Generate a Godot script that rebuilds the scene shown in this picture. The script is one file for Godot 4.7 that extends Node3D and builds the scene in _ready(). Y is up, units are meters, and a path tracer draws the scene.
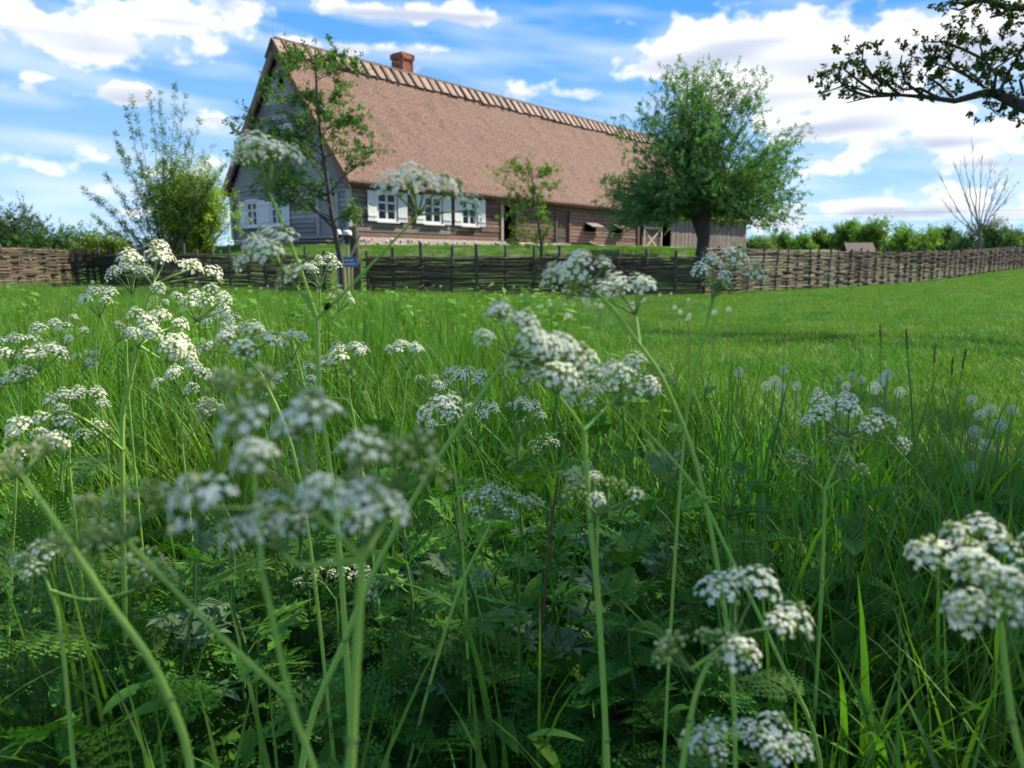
extends Node3D
# A thatched log farmhouse behind a wattle fence, seen through flowering cow parsley in a shaded meadow.

const F := 773.0            # focal length in pixels of a 1024 x 768 picture
const PITCH := 0.15653      # camera looks down by this much
const EYE := 0.75

var rng := RandomNumberGenerator.new()
var M := {}
var taken := {}
var wob := FastNoiseLite.new()


# ------------------------------------------------------------------ mesh building
class MB:
	var v := PackedVector3Array()
	var n := PackedVector3Array()
	var c := PackedColorArray()
	var uv := PackedVector2Array()
	var ix := PackedInt32Array()
	var smooth := true

	func vert(p: Vector3, nn: Vector3, col: Color, t := Vector2.ZERO) -> int:
		v.append(p); n.append(nn); c.append(col); uv.append(t)
		return v.size() - 1

	func tri(a: Vector3, b: Vector3, d: Vector3, col: Color) -> void:
		var nn := (d - a).cross(b - a).normalized()
		var i := v.size()
		v.append(a); v.append(b); v.append(d)
		n.append(nn); n.append(nn); n.append(nn)
		c.append(col); c.append(col); c.append(col)
		uv.append(Vector2.ZERO); uv.append(Vector2.ZERO); uv.append(Vector2.ZERO)
		ix.append(i); ix.append(i + 1); ix.append(i + 2)

	func quad(a: Vector3, b: Vector3, d: Vector3, e: Vector3, col: Color) -> void:
		tri(a, b, d, col); tri(a, d, e, col)

	# a tapered tube along a path
	func tube(path: PackedVector3Array, radii: PackedFloat32Array, sides: int, col: Color, cap := true) -> void:
		var m := path.size()
		if m < 2:
			return
		var t := (path[1] - path[0]).normalized()
		var side := t.cross(Vector3.UP if absf(t.y) < 0.9 else Vector3.RIGHT).normalized()
		var first := v.size()
		for i in m:
			if i > 0 and i < m - 1:
				t = (path[i + 1] - path[i - 1]).normalized()
			elif i == m - 1:
				t = (path[i] - path[i - 1]).normalized()
			side = (side - t * side.dot(t)).normalized()
			var other := t.cross(side)
			for k in sides:
				var a := TAU * k / sides
				var d := side * cos(a) + other * sin(a)
				vert(path[i] + d * radii[i], d, col, Vector2(float(k) / sides, float(i)))
		for i in m - 1:
			for k in sides:
				var a := first + i * sides + k
				var b := first + i * sides + (k + 1) % sides
				var d := a + sides
				var e := b + sides
				ix.append_array(PackedInt32Array([a, d, b, b, d, e]))
		if cap:
			for end in [0, m - 1]:
				var nn := (path[0] - path[1]).normalized() if end == 0 else (path[m - 1] - path[m - 2]).normalized()
				var mid := vert(path[end], nn, col)
				var at := v.size()
				for k in sides:
					vert(v[first + end * sides + k], nn, col)
				for k in sides:
					var a := at + k
					var b := at + (k + 1) % sides
					ix.append_array(PackedInt32Array([mid, a, b] if end == 0 else [mid, b, a]))

	func box(xf: Transform3D, s: Vector3, col: Color) -> void:
		var h := s * 0.5
		for ax in 3:
			for sg in [-1.0, 1.0]:
				var nn := Vector3.ZERO
				nn[ax] = sg
				var u := Vector3.ZERO
				var w := Vector3.ZERO
				u[(ax + 1) % 3] = h[(ax + 1) % 3]
				w[(ax + 2) % 3] = h[(ax + 2) % 3]
				var o := nn * h[ax]
				var wn := (xf.basis * nn).normalized()
				var i := v.size()
				for q in [-u - w, u - w, u + w, -u + w]:
					vert(xf * (o + q), wn, col)
				if sg > 0:
					ix.append_array(PackedInt32Array([i, i + 2, i + 1, i, i + 3, i + 2]))
				else:
					ix.append_array(PackedInt32Array([i, i + 1, i + 2, i, i + 2, i + 3]))

	# turned profile: points (radius, height), around the y axis
	func lathe(profile: Array, sides: int, col: Color, xf := Transform3D()) -> void:
		var first := v.size()
		var m := profile.size()
		for i in m:
			var p: Vector2 = profile[i]
			var before: Vector2 = profile[maxi(i - 1, 0)]
			var after: Vector2 = profile[mini(i + 1, m - 1)]
			var d := after - before
			var nr := Vector2(d.y, -d.x).normalized()
			for k in sides:
				var a := TAU * k / sides
				vert(xf * Vector3(p.x * cos(a), p.y, p.x * sin(a)), (xf.basis * Vector3(nr.x * cos(a), nr.y, nr.x * sin(a))).normalized(), col)
		for i in m - 1:
			for k in sides:
				var a := first + i * sides + k
				var b := first + i * sides + (k + 1) % sides
				ix.append_array(PackedInt32Array([a, b, a + sides, b, b + sides, a + sides]))

	func mesh() -> ArrayMesh:
		var arr := []
		arr.resize(Mesh.ARRAY_MAX)
		arr[Mesh.ARRAY_VERTEX] = v
		if smooth:
			arr[Mesh.ARRAY_NORMAL] = n
		arr[Mesh.ARRAY_COLOR] = c
		arr[Mesh.ARRAY_TEX_UV] = uv
		arr[Mesh.ARRAY_INDEX] = ix
		var m := ArrayMesh.new()
		m.add_surface_from_arrays(Mesh.PRIMITIVE_TRIANGLES, arr)
		return m


# ------------------------------------------------------------------ nodes
func numbered(called: String) -> String:
	if not taken.has(called):
		taken[called] = 0
		return called
	taken[called] += 1
	return "%s_%03d" % [called, taken[called]]

func tag(o: Node3D, label: String, category := "", group := "", kind := "") -> void:
	if label: o.set_meta("label", label)
	if category: o.set_meta("category", category)
	if group: o.set_meta("group", group)
	if kind: o.set_meta("kind", kind)

func thing(called: String, where: Vector3, label: String, category: String, group := "") -> Node3D:
	var o := Node3D.new()
	o.name = numbered(called)
	add_child(o)
	o.position = where
	tag(o, label, category, group)
	return o

func part(called: String, m: Mesh, mat: Material, parent: Node3D, xf := Transform3D()) -> MeshInstance3D:
	var o := MeshInstance3D.new()
	o.name = called if parent != self else numbered(called)
	o.mesh = m
	o.material_override = mat
	o.transform = xf
	parent.add_child(o, true)
	return o

func many(called: String, m: Mesh, mat: Material, parent: Node3D, xfs: Array, cols: Array) -> MultiMeshInstance3D:
	var mm := MultiMesh.new()
	mm.transform_format = MultiMesh.TRANSFORM_3D
	mm.use_colors = true
	mm.mesh = m
	mm.instance_count = xfs.size()
	for i in xfs.size():
		mm.set_instance_transform(i, xfs[i])
		mm.set_instance_color(i, cols[i])
	var o := MultiMeshInstance3D.new()
	o.name = called if parent != self else numbered(called)
	o.multimesh = mm
	o.set_meta("kind", "stuff")
	o.material_override = mat
	parent.add_child(o, true)
	return o


# ------------------------------------------------------------------ places
func at(px: float, py: float, d: float) -> Vector3:
	var u := (px - 512.0) / F
	var w := (384.0 - py) / F
	var t := d / (cos(PITCH) + w * sin(PITCH))
	return Vector3(u * t, EYE + t * (w * cos(PITCH) - sin(PITCH)), -d)

func gy(x: float, z: float) -> float:
	var d := -z
	var h := -0.12 * smoothstep(4.0, 18.0, d) + 0.12 * smoothstep(5.0, 13.0, -x) * smoothstep(6.0, 18.0, d)
	var e := d - maxf(0.0, x - 5.0) - maxf(0.0, -x - 7.0)
	var right := x + 7.0 - 0.795 * maxf(d - 34.0, -14.0)      # metres to the right of the house front
	h += 1.47 * smoothstep(20.0, 32.0, e) * (1.0 - smoothstep(12.0, 26.0, right)) * (1.0 - smoothstep(17.0, 25.0, -x)) * (1.0 - smoothstep(21.5, 29.0, x)) * (1.0 - smoothstep(76.0, 92.0, d))
	h += 0.5 * smoothstep(10.0, 32.0, x) * smoothstep(20.0, 45.0, d)
	if absf(x) < 60.0 and d < 80.0:
		h += 0.03 * wob.get_noise_2d(x * 9.0, z * 9.0)
	return h

func onground(x: float, d: float) -> Vector3:
	return Vector3(x, gy(x, -d), -d)

func lawn_edge(d: float) -> float:
	if d < 2.2: return 1.5 + (2.2 - d) * 0.9
	if d < 4.5: return lerpf(1.5, 0.85, (d - 2.2) / 2.3)
	return lerpf(0.85, 1.25, clampf((d - 4.5) / 14.0, 0.0, 1.0))

func fence_depth(x: float) -> float:   # where the fence runs, as seen along x
	if x < -13.8: return 19.0
	if x < -4.3: return lerpf(26.0, 19.2, (x + 13.8) / 9.5)
	if x < 4.9: return lerpf(19.2, 20.2, (x + 4.3) / 9.2)
	return 20.2 + (x - 4.9)

func lin(r: float, g: float, b: float) -> Color:
	return Color(r, g, b).linear_to_srgb()

func basis_to(up: Vector3, spin := 0.0) -> Basis:
	var y := up.normalized()
	var x := y.cross(Vector3.FORWARD if absf(y.z) < 0.9 else Vector3.RIGHT).normalized()
	var z := x.cross(y)
	return Basis(x, y, z).rotated(y, spin)

func r(a: float, b: float) -> float:
	return rng.randf_range(a, b)


# ------------------------------------------------------------------ materials
func noise_tex(seed_: int, freq: float, oct: int, stops: Array, size := 512, normal := false, strength := 4.0) -> NoiseTexture2D:
	var t := NoiseTexture2D.new()
	t.width = size
	t.height = size
	t.seamless = true
	t.generate_mipmaps = false
	var n := FastNoiseLite.new()
	n.seed = seed_
	n.noise_type = FastNoiseLite.TYPE_SIMPLEX_SMOOTH
	n.frequency = freq
	n.fractal_octaves = oct
	t.noise = n
	if normal:
		t.as_normal_map = true
		t.bump_strength = strength
	elif stops.size():
		var g := Gradient.new()
		var offs := PackedFloat32Array()
		var cs := PackedColorArray()
		for s in stops:
			offs.append(s[0])
			cs.append(lin(s[1], s[2], s[3]))
		g.offsets = offs
		g.colors = cs
		t.color_ramp = g
	return t

func wood(tint: Array, scale: Vector3, seed_: int, rough := 0.85) -> StandardMaterial3D:
	var m := StandardMaterial3D.new()
	var a := 0.45
	var b := 1.5
	m.albedo_texture = noise_tex(seed_, 0.02, 5, [[0.0, tint[0] * a, tint[1] * a, tint[2] * a], [0.45, tint[0] * 0.85, tint[1] * 0.85, tint[2] * 0.85], [0.62, tint[0] * 1.15, tint[1] * 1.15, tint[2] * 1.15], [1.0, tint[0] * b, tint[1] * b, tint[2] * b]], 256)
	m.heightmap_enabled = true
	m.heightmap_scale = 1.0
	m.heightmap_texture = noise_tex(seed_ + 50, 0.03, 5, [], 256)
	m.uv1_triplanar = true
	m.uv1_scale = scale
	m.roughness = rough
	return m

func leafy(back: Color, rough := 0.5, spec := 0.35) -> StandardMaterial3D:
	var m := StandardMaterial3D.new()
	m.vertex_color_use_as_albedo = true
	m.roughness = rough
	m.metallic_specular = spec
	m.backlight_enabled = true
	m.backlight = back
	m.cull_mode = BaseMaterial3D.CULL_DISABLED
	return m

func plainmat(r_: float, g_: float, b_: float, rough := 0.8, vc := false) -> StandardMaterial3D:
	var m := StandardMaterial3D.new()
	m.albedo_color = lin(r_, g_, b_)
	m.roughness = rough
	m.vertex_color_use_as_albedo = vc
	return m

func make_materials() -> void:
	M.grass = leafy(Color(0.82, 0.9, 0.4), 0.5, 0.26)
	M.leaf = leafy(Color(0.76, 0.86, 0.4), 0.6, 0.22)
	M.petal = leafy(Color(0.75, 0.75, 0.72), 0.7, 0.2)
	M.stem = leafy(Color(0.35, 0.4, 0.2), 0.55, 0.3)
	M.fluff = leafy(Color(0.9, 0.9, 0.9), 0.9, 0.1)
	M.bark = wood([0.105, 0.085, 0.068], Vector3(4, 0.8, 4), 3)
	M.bark_vc = plainmat(1, 1, 1, 0.9, true)
	M.log_brown = []
	for k in 4:
		var f: float = [0.8, 1.0, 1.2, 1.4][k]
		M.log_brown.append(wood([0.17 * f, 0.098 * f, 0.07 * f], Vector3(0.6, 5, 5), 10 + k))
	M.log_grey = []
	for k in 3:
		var f: float = [0.8, 1.0, 1.25][k]
		M.log_grey.append(wood([0.2 * f, 0.16 * f, 0.135 * f], Vector3(0.6, 5, 5), 20 + k))
	M.board_grey = []
	for k in 3:
		var f: float = [0.75, 1.0, 1.25][k]
		M.board_grey.append(wood([0.31 * f, 0.295 * f, 0.28 * f], Vector3(0.5, 6, 6), 30 + k))
	M.plank_v = []
	for k in 3:
		var f: float = [0.75, 1.0, 1.2][k]
		M.plank_v.append(wood([0.2 * f, 0.155 * f, 0.125 * f], Vector3(6, 0.6, 6), 40 + k))
	M.ridge = []
	for k in 3:
		var f: float = [0.85, 1.0, 1.15][k]
		M.ridge.append(wood([0.29 * f, 0.21 * f, 0.165 * f], Vector3(6, 6, 0.8), 60 + k))
	M.dark_wood = wood([0.095, 0.068, 0.054], Vector3(3, 1, 3), 70)
	M.pale_wood = wood([0.42, 0.35, 0.27], Vector3(1, 5, 5), 71)
	M.post = wood([0.095, 0.08, 0.062], Vector3(6, 1, 6), 72)
	M.white = plainmat(0.62, 0.62, 0.6, 0.55)
	M.wattle = StandardMaterial3D.new()
	M.wattle.vertex_color_use_as_albedo = true
	M.wattle.roughness = 0.8
	M.glass = StandardMaterial3D.new()
	M.glass.albedo_color = Color(0.1, 0.1, 0.12, 0.04)
	M.glass.transparency = BaseMaterial3D.TRANSPARENCY_ALPHA
	M.glass.roughness = 0.05
	M.glass.metallic_specular = 0.3
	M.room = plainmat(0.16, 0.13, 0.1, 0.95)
	M.stone = plainmat(1, 1, 1, 0.85, true)
	M.mortar = wood([0.5, 0.4, 0.33], Vector3(2, 2, 2), 74)
	M.brick = plainmat(1, 1, 1, 0.9, true)
	var th := StandardMaterial3D.new()
	th.albedo_texture = noise_tex(5, 0.022, 6, [[0.0, 0.06, 0.032, 0.02], [0.38, 0.165, 0.094, 0.063], [0.52, 0.265, 0.162, 0.113], [0.66, 0.33, 0.213, 0.155], [1.0, 0.42, 0.29, 0.218]], 1024)
	th.heightmap_enabled = true
	th.heightmap_scale = 6.0
	th.heightmap_texture = noise_tex(6, 0.05, 5, [], 1024)
	th.uv1_scale = Vector3(0.85, 0.22, 1)
	th.roughness = 0.95
	th.vertex_color_use_as_albedo = true
	M.thatch = th
	var gr := StandardMaterial3D.new()
	gr.albedo_texture = noise_tex(8, 0.012, 6, [[0.0, 0.03, 0.035, 0.01], [0.45, 0.045, 0.07, 0.014], [0.6, 0.065, 0.095, 0.02], [1.0, 0.14, 0.11, 0.05]], 1024)
	gr.heightmap_enabled = true
	gr.heightmap_scale = 3.0
	gr.heightmap_texture = noise_tex(9, 0.03, 6, [], 512)
	gr.uv1_triplanar = true
	gr.uv1_world_triplanar = true
	gr.uv1_scale = Vector3(0.21, 0.21, 0.21)
	gr.roughness = 0.95
	M.ground = gr


# ------------------------------------------------------------------ sky
func cloud_blobs() -> Array:
	# clouds in view: centre and half sizes as seen, weight
	var seen := [[70, 35, 120, 26, 1.0], [160, 18, 70, 20, 0.9], [30, 60, 70, 16, 0.7], [38, 88, 45, 11, 0.75], [135, 94, 50, 11, 1.0], [215, 122, 26, 9, 0.9], [222, 6, 40, 11, 0.9],
		[400, 12, 100, 13, 0.95], [470, 20, 40, 10, 0.8], [330, 48, 90, 12, 0.7], [410, 50, 50, 8, 0.6], [500, 82, 70, 8, 0.5], [560, 95, 90, 9, 0.55], [590, 70, 60, 7, 0.45], [470, 70, 60, 8, 0.5], [430, 88, 60, 6, 0.4],
		[745, 42, 105, 26, 1.25], [690, 60, 60, 18, 1.0], [820, 62, 110, 30, 1.2], [790, 95, 120, 26, 1.0], [960, 45, 85, 30, 1.1], [1010, 20, 60, 30, 1.0], [880, 118, 90, 16, 1.05], [960, 138, 100, 17, 1.05], [820, 128, 70, 18, 0.95],
		[1010, 160, 60, 16, 0.9], [850, 157, 16, 8, 0.7], [815, 172, 40, 16, 0.6], [905, 210, 75, 8, 0.95], [965, 195, 80, 9, 0.9], [870, 208, 50, 8, 0.9], [1010, 215, 60, 10, 0.8], [790, 215, 60, 22, 0.75], [950, 170, 60, 10, 0.4],
		[60, 150, 100, 9, 0.55], [40, 168, 60, 9, 0.5], [200, 168, 60, 14, 0.6], [120, 190, 80, 9, 0.35], [60, 200, 90, 10, 0.35], [180, 215, 80, 14, 0.5]]
	var out := []
	for b in seen:
		var p := at(b[0], b[1], 100.0) - Vector3(0, EYE, 0)
		var az := atan2(p.x, -p.z)
		var el := atan2(p.y, Vector2(p.x, p.z).length())
		out.append([az, el, b[2] / F, b[3] / F, b[4]])
	var g := RandomNumberGenerator.new()
	g.seed = 77
	for k in 190:                       # the same kind of clouds all round
		var az := g.randf_range(0.62, TAU - 0.62)
		var el := g.randf_range(0.04, 0.5)
		var s := g.randf_range(0.5, 1.3)
		out.append([wrapf(az, -PI, PI), el, 0.12 * s, 0.024 * s * g.randf_range(0.6, 1.5), g.randf_range(0.5, 1.15)])
	for k in 60:
		var el := g.randf_range(0.32, 1.3)
		var s := g.randf_range(0.7, 1.6)
		out.append([g.randf_range(-PI, PI), el, 0.14 * s / cos(el), 0.05 * s, g.randf_range(0.5, 1.1)])
	return out

func sky_band(blobs: Array, w: int, h: int, top: float, bottom: float, coarse: int) -> Image:
	# elevations top..bottom (radians), rows from the top down
	var cw := w / coarse
	var ch := h / coarse + 1
	var low := Image.create(cw, ch, false, Image.FORMAT_RF)
	for y in ch:
		var el := lerpf(top, bottom, (y + 0.5) / ch)
		var near := []
		for b in blobs:
			if absf(b[1] - el) < b[3] * 2.6:
				var dy: float = (el - b[1]) / b[3]
				if dy < 0.0: dy *= 1.35
				near.append([b[0], b[2], b[4] * exp(-dy * dy)])
		for x in cw:
			var az := (x + 0.5) / cw * TAU        # column 0 looks along -z
			var s := 0.0
			for q in near:
				var dx: float = wrapf(az - q[0], -PI, PI) / q[1]
				if dx > -2.6 and dx < 2.6:
					s = maxf(s, q[2] * exp(-dx * dx)) + 0.25 * minf(s, q[2] * exp(-dx * dx))
			low.set_pixel(x, y, Color(s, 0, 0))
	low.resize(w, h, Image.INTERPOLATE_BILINEAR)
	var field := low.get_data().to_float32_array()
	var puff := FastNoiseLite.new()
	puff.noise_type = FastNoiseLite.TYPE_SIMPLEX_SMOOTH
	puff.fractal_octaves = 5
	puff.fractal_gain = 0.52
	puff.frequency = 1.0
	puff.seed = 4
	var wisp := FastNoiseLite.new()
	wisp.noise_type = FastNoiseLite.TYPE_SIMPLEX_SMOOTH
	wisp.fractal_octaves = 3
	wisp.frequency = 1.0
	wisp.seed = 9
	var bytes := PackedByteArray()
	bytes.resize(w * h * 3)
	var sx := PackedFloat32Array()
	var cx := PackedFloat32Array()
	for x in w:
		var az := (x + 0.5) / w * TAU
		sx.append(sin(az))
		cx.append(cos(az))
	var step := int(ceil(0.012 / absf(top - bottom) * h))
	for y in h:
		var el := lerpf(top, bottom, (y + 0.5) / h)
		var ey := el * 22.0
		var t := clampf(el / 0.34, 0.0, 1.0)
		var sr := lerpf(0.5, 0.035, pow(t, 0.55))
		var sg := lerpf(0.66, 0.235, pow(t, 0.62))
		var sb := lerpf(0.78, 0.62, pow(t, 0.9))
		var up := mini(y + step, h - 1)
		for x in w:
			var a := puff.get_noise_3d(sx[x] * 15.0, ey * 1.15, cx[x] * 15.0)
			var b := wisp.get_noise_3d(sx[x] * 5.0, el * 30.0 + sx[x] * 2.0, cx[x] * 5.0)
			var f := field[y * w + x]
			var d := f * 1.05 + a * 0.72 - 0.42
			var dense := smoothstep(0.0, 0.42, d)
			var thin := clampf(b * 0.38 + 0.0 + f * 0.4, 0.0, 0.42)
			var al := maxf(dense, thin)
			# undersides of thick clouds are greyer
			var belly := smoothstep(-0.1, 1.0, (field[up * w + x] - f) * -1.6 + (d - 0.25) * 0.5 - a * 0.45) * dense
			var cr := 0.76 - belly * 0.36
			var cg := 0.765 - belly * 0.32
			var cb := 0.78 - belly * 0.23
			var o := (y * w + x) * 3
			bytes[o] = int(255.0 * pow(sr + (cr - sr) * al, 0.4545))
			bytes[o + 1] = int(255.0 * pow(sg + (cg - sg) * al, 0.4545))
			bytes[o + 2] = int(255.0 * pow(sb + (cb - sb) * al, 0.4545))
	return Image.create_from_data(w, h, false, Image.FORMAT_RGB8, bytes)

func make_sky() -> PanoramaSkyMaterial:
	var blobs := cloud_blobs()
	var split := PI / 6.0
	var high := sky_band(blobs, 1024, 170, PI / 2.0, split, 4)
	high.resize(4096, 683, Image.INTERPOLATE_CUBIC)
	var low := sky_band(blobs, 4096, 341, split, 0.0, 8)
	var im := Image.create(4096, 2048, false, Image.FORMAT_RGB8)
	im.fill(lin(0.1, 0.14, 0.06))
	im.blit_rect(high, Rect2i(0, 0, 4096, 683), Vector2i(0, 0))
	im.blit_rect(low, Rect2i(0, 0, 4096, 341), Vector2i(0, 683))
	var m := PanoramaSkyMaterial.new()
	m.panorama = ImageTexture.create_from_image(im)
	return m


# ------------------------------------------------------------------ the farmhouse
const HL := 44.0
const HW := 9.0
const EAVE := 2.8
const RIDGE := 9.15

func cut(a: float, b: float, holes: Array) -> Array:
	var spans := [[a, b]]
	for h in holes:
		var next := []
		for s in spans:
			if h[1] <= s[0] or h[0] >= s[1]:
				next.append(s)
				continue
			if h[0] - s[0] > 0.04: next.append([s[0], h[0]])
			if s[1] - h[1] > 0.04: next.append([h[1], s[1]])
		spans = next
	return spans

func log_mesh() -> ArrayMesh:      # unit long on x, a hewn log 1 high and 1 deep
	var b := MB.new()
	var ring := [Vector2(-0.5, -0.38), Vector2(-0.3, -0.5), Vector2(0.3, -0.5), Vector2(0.5, -0.34), Vector2(0.5, 0.34), Vector2(0.3, 0.5), Vector2(-0.3, 0.5), Vector2(-0.5, 0.38)]
	var k := ring.size()
	for i in k:
		var p: Vector2 = ring[i]
		var q: Vector2 = ring[(i + 1) % k]
		b.quad(Vector3(-0.5, p.y, p.x), Vector3(-0.5, q.y, q.x), Vector3(0.5, q.y, q.x), Vector3(0.5, p.y, p.x), Color.WHITE)
	for sx in [-0.5, 0.5]:
		for i in range(1, k - 1):
			b.tri(Vector3(sx, ring[0].y, ring[0].x), Vector3(sx, ring[i].y, ring[i].x), Vector3(sx, ring[i + 1].y, ring[i + 1].x), Color.WHITE)
	b.smooth = false
	return b.mesh()

func plank_mesh() -> ArrayMesh:    # unit box with small chamfers on its front long edges
	var b := MB.new()
	b.box(Transform3D(), Vector3.ONE, Color.WHITE)
	return b.mesh()

func scaled(c: Vector3, s: Vector3, bas := Basis()) -> Transform3D:
	return Transform3D(bas * Basis.from_scale(s), c)

# a casement with its panes: faces local +z, origin in the middle of its foot
func window(parent: Node3D, at_: Transform3D, w: float, h: float, plank: Mesh, called := "window") -> void:
	var f := MB.new()
	var t := 0.11
	var bar := func(cx: float, cy: float, sx: float, sy: float, z := 0.0, dz := 0.09):
		f.box(Transform3D(Basis(), Vector3(cx, cy, z)), Vector3(sx, sy, dz), Color.WHITE)
	bar.call(-w / 2 + t / 2, h / 2, t, h)
	bar.call(w / 2 - t / 2, h / 2, t, h)
	bar.call(0, h - t / 2, w - 2 * t, t)
	bar.call(0, t / 2, w - 2 * t, t)
	bar.call(0, h / 2, 0.1, h - 2 * t, -0.008)
	bar.call(-w / 4 + 0.005, h * 0.64, w / 2 - t - 0.055, 0.085, -0.012)
	bar.call(w / 4 - 0.005, h * 0.64, w / 2 - t - 0.055, 0.085, -0.012)
	for s in [-1.0, 1.0]:
		bar.call(s * (w / 4 - 0.005), h * 0.36, w / 2 - t - 0.055, 0.035, -0.016, 0.05)
	var o := part(called, f.mesh(), M.white, parent, at_)
	for s in [-1.0, 1.0]:
		for k in 3:
			var lo: float = [t, h * 0.36 + 0.018, h * 0.64 + 0.043][k]
			var hi: float = [h * 0.36 - 0.018, h * 0.64 - 0.043, h - t][k]
			part("pane", plank, M.glass, o, scaled(Vector3(s * (w / 4 - 0.005), (lo + hi) / 2, -0.02), Vector3(w / 2 - t - 0.055, hi - lo, 0.006)))
	var sill := MB.new()
	sill.box(Transform3D(Basis(), Vector3(0, -0.04, 0.05)), Vector3(w + 0.16, 0.07, 0.2), Color.WHITE)
	part("sill", sill.mesh(), M.white, o)
	var head := MB.new()
	head.box(Transform3D(Basis(), Vector3(0, h + 0.05, 0.025)), Vector3(w + 0.1, 0.09, 0.13), Color.WHITE)
	part("head_board", head.mesh(), M.white, o)

func shutter(parent: Node3D, at_: Transform3D, w: float, h: float) -> void:
	var f := MB.new()
	var n := 3
	for k in n:
		f.box(Transform3D(Basis(), Vector3(-w / 2 + w * (k + 0.5) / n, h / 2, 0)), Vector3(w / n - 0.012, h, 0.03), Color.WHITE)
	for y in [0.18, 0.82]:
		f.box(Transform3D(Basis(), Vector3(0, h * y, 0.028)), Vector3(w - 0.03, 0.08, 0.024), Color.WHITE)
	part("shutter", f.mesh(), M.white, parent, at_)

func thatch_mesh(side: float) -> ArrayMesh:
	# one slope: side 1 front (+z), -1 back. Thick reed with a rounded eave lip.
	var b := MB.new()
	var n := FastNoiseLite.new()
	n.noise_type = FastNoiseLite.TYPE_SIMPLEX_SMOOTH
	n.frequency = 1.0
	n.seed = 12
	var mid := -HW / 2
	var e := Vector2(HW / 2 + 0.42, EAVE - 0.02)     # (distance from the middle, height) of the eave's upper lip
	var top := Vector2(0.0, RIDGE)
	var dirs := (top - e).normalized()
	var nr := Vector2(-dirs.y, dirs.x) * -1.0         # outward normal
	var prof := []                                     # points from inside the eave round the lip to the ridge
	prof.append([e + dirs * 0.9 - nr * 0.34, 0.0])
	prof.append([e + dirs * 0.12 - nr * 0.34, 0.0])
	prof.append([e - nr * 0.27 + dirs * 0.0, 0.3])
	prof.append([e - nr * 0.1 - dirs * 0.03, 0.6])
	var rows := 46 if side > 0 else 14
	for k in rows + 1:
		prof.append([e.lerp(top, float(k) / rows), 1.0])
	var cols := 300 if side > 0 else 90
	var x0 := -0.36
	var x1 := HL + 0.36
	var np := prof.size()
	for i in cols + 1:
		var x := lerpf(x0, x1, float(i) / cols)
		for k in np:
			var p: Vector2 = prof[k][0]
			var wgt: float = prof[k][1]
			var s := (p - e).length()
			var d := 0.03 * n.get_noise_2d(x * 0.7, s * 1.1) + 0.035 * n.get_noise_2d(x * 2.6 + 40.0, s * 1.3) + 0.022 * n.get_noise_2d(x * 5.0, s * 3.0 + 9.0)
			d *= wgt
			if k == np - 1: d = 0.0
			var q := p + nr * d
			if wgt > 0.0 and k < 8: q += -dirs * 0.035 * n.get_noise_2d(x * 5.0, 77.0)
			var wear := 1.0 + 0.3 * n.get_noise_2d(x * 0.9, s * 0.22 + 300.0) + 0.22 * n.get_noise_2d(x * 3.4 + 90.0, s * 0.9) + 0.14 * n.get_noise_2d(x * 8.0, s * 3.0 + 50.0)
			b.vert(Vector3(x, q.y, mid + side * q.x), Vector3(0, nr.y, side * nr.x), Color(wear, wear * (0.97 + 0.06 * n.get_noise_2d(x * 1.5, s + 7.0)), wear), Vector2(x, (p - e).dot(dirs) + (0.0 if wgt >= 1.0 else -0.4)))
	for i in cols:
		for k in np - 1:
			var a := i * np + k
			var c := a + np
			if side > 0:
				b.ix.append_array(PackedInt32Array([a, a + 1, c, a + 1, c + 1, c]))
			else:
				b.ix.append_array(PackedInt32Array([a, c, a + 1, a + 1, c, c + 1]))
	# the cut reed ends at both verges
	for x in [x0, x1]:
		var i0 := 0 if x == x0 else cols
		var outp := []
		for k in np: outp.append(b.v[i0 * np + k])
		for k in range(3, np - 1):
			var a: Vector3 = outp[k]
			var c: Vector3 = outp[k + 1]
			var off := Vector3(0, -nr.y * 0.34, -side * nr.x * 0.34)
			if x == x0:
				b.quad(a, c, c + off, a + off, Color.WHITE)
			else:
				b.quad(a, a + off, c + off, c, Color.WHITE)
	var st := SurfaceTool.new()
	b.smooth = false
	st.create_from(b.mesh(), 0)
	st.set_smooth_group(0)
	st.generate_normals()
	return st.commit()

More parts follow.
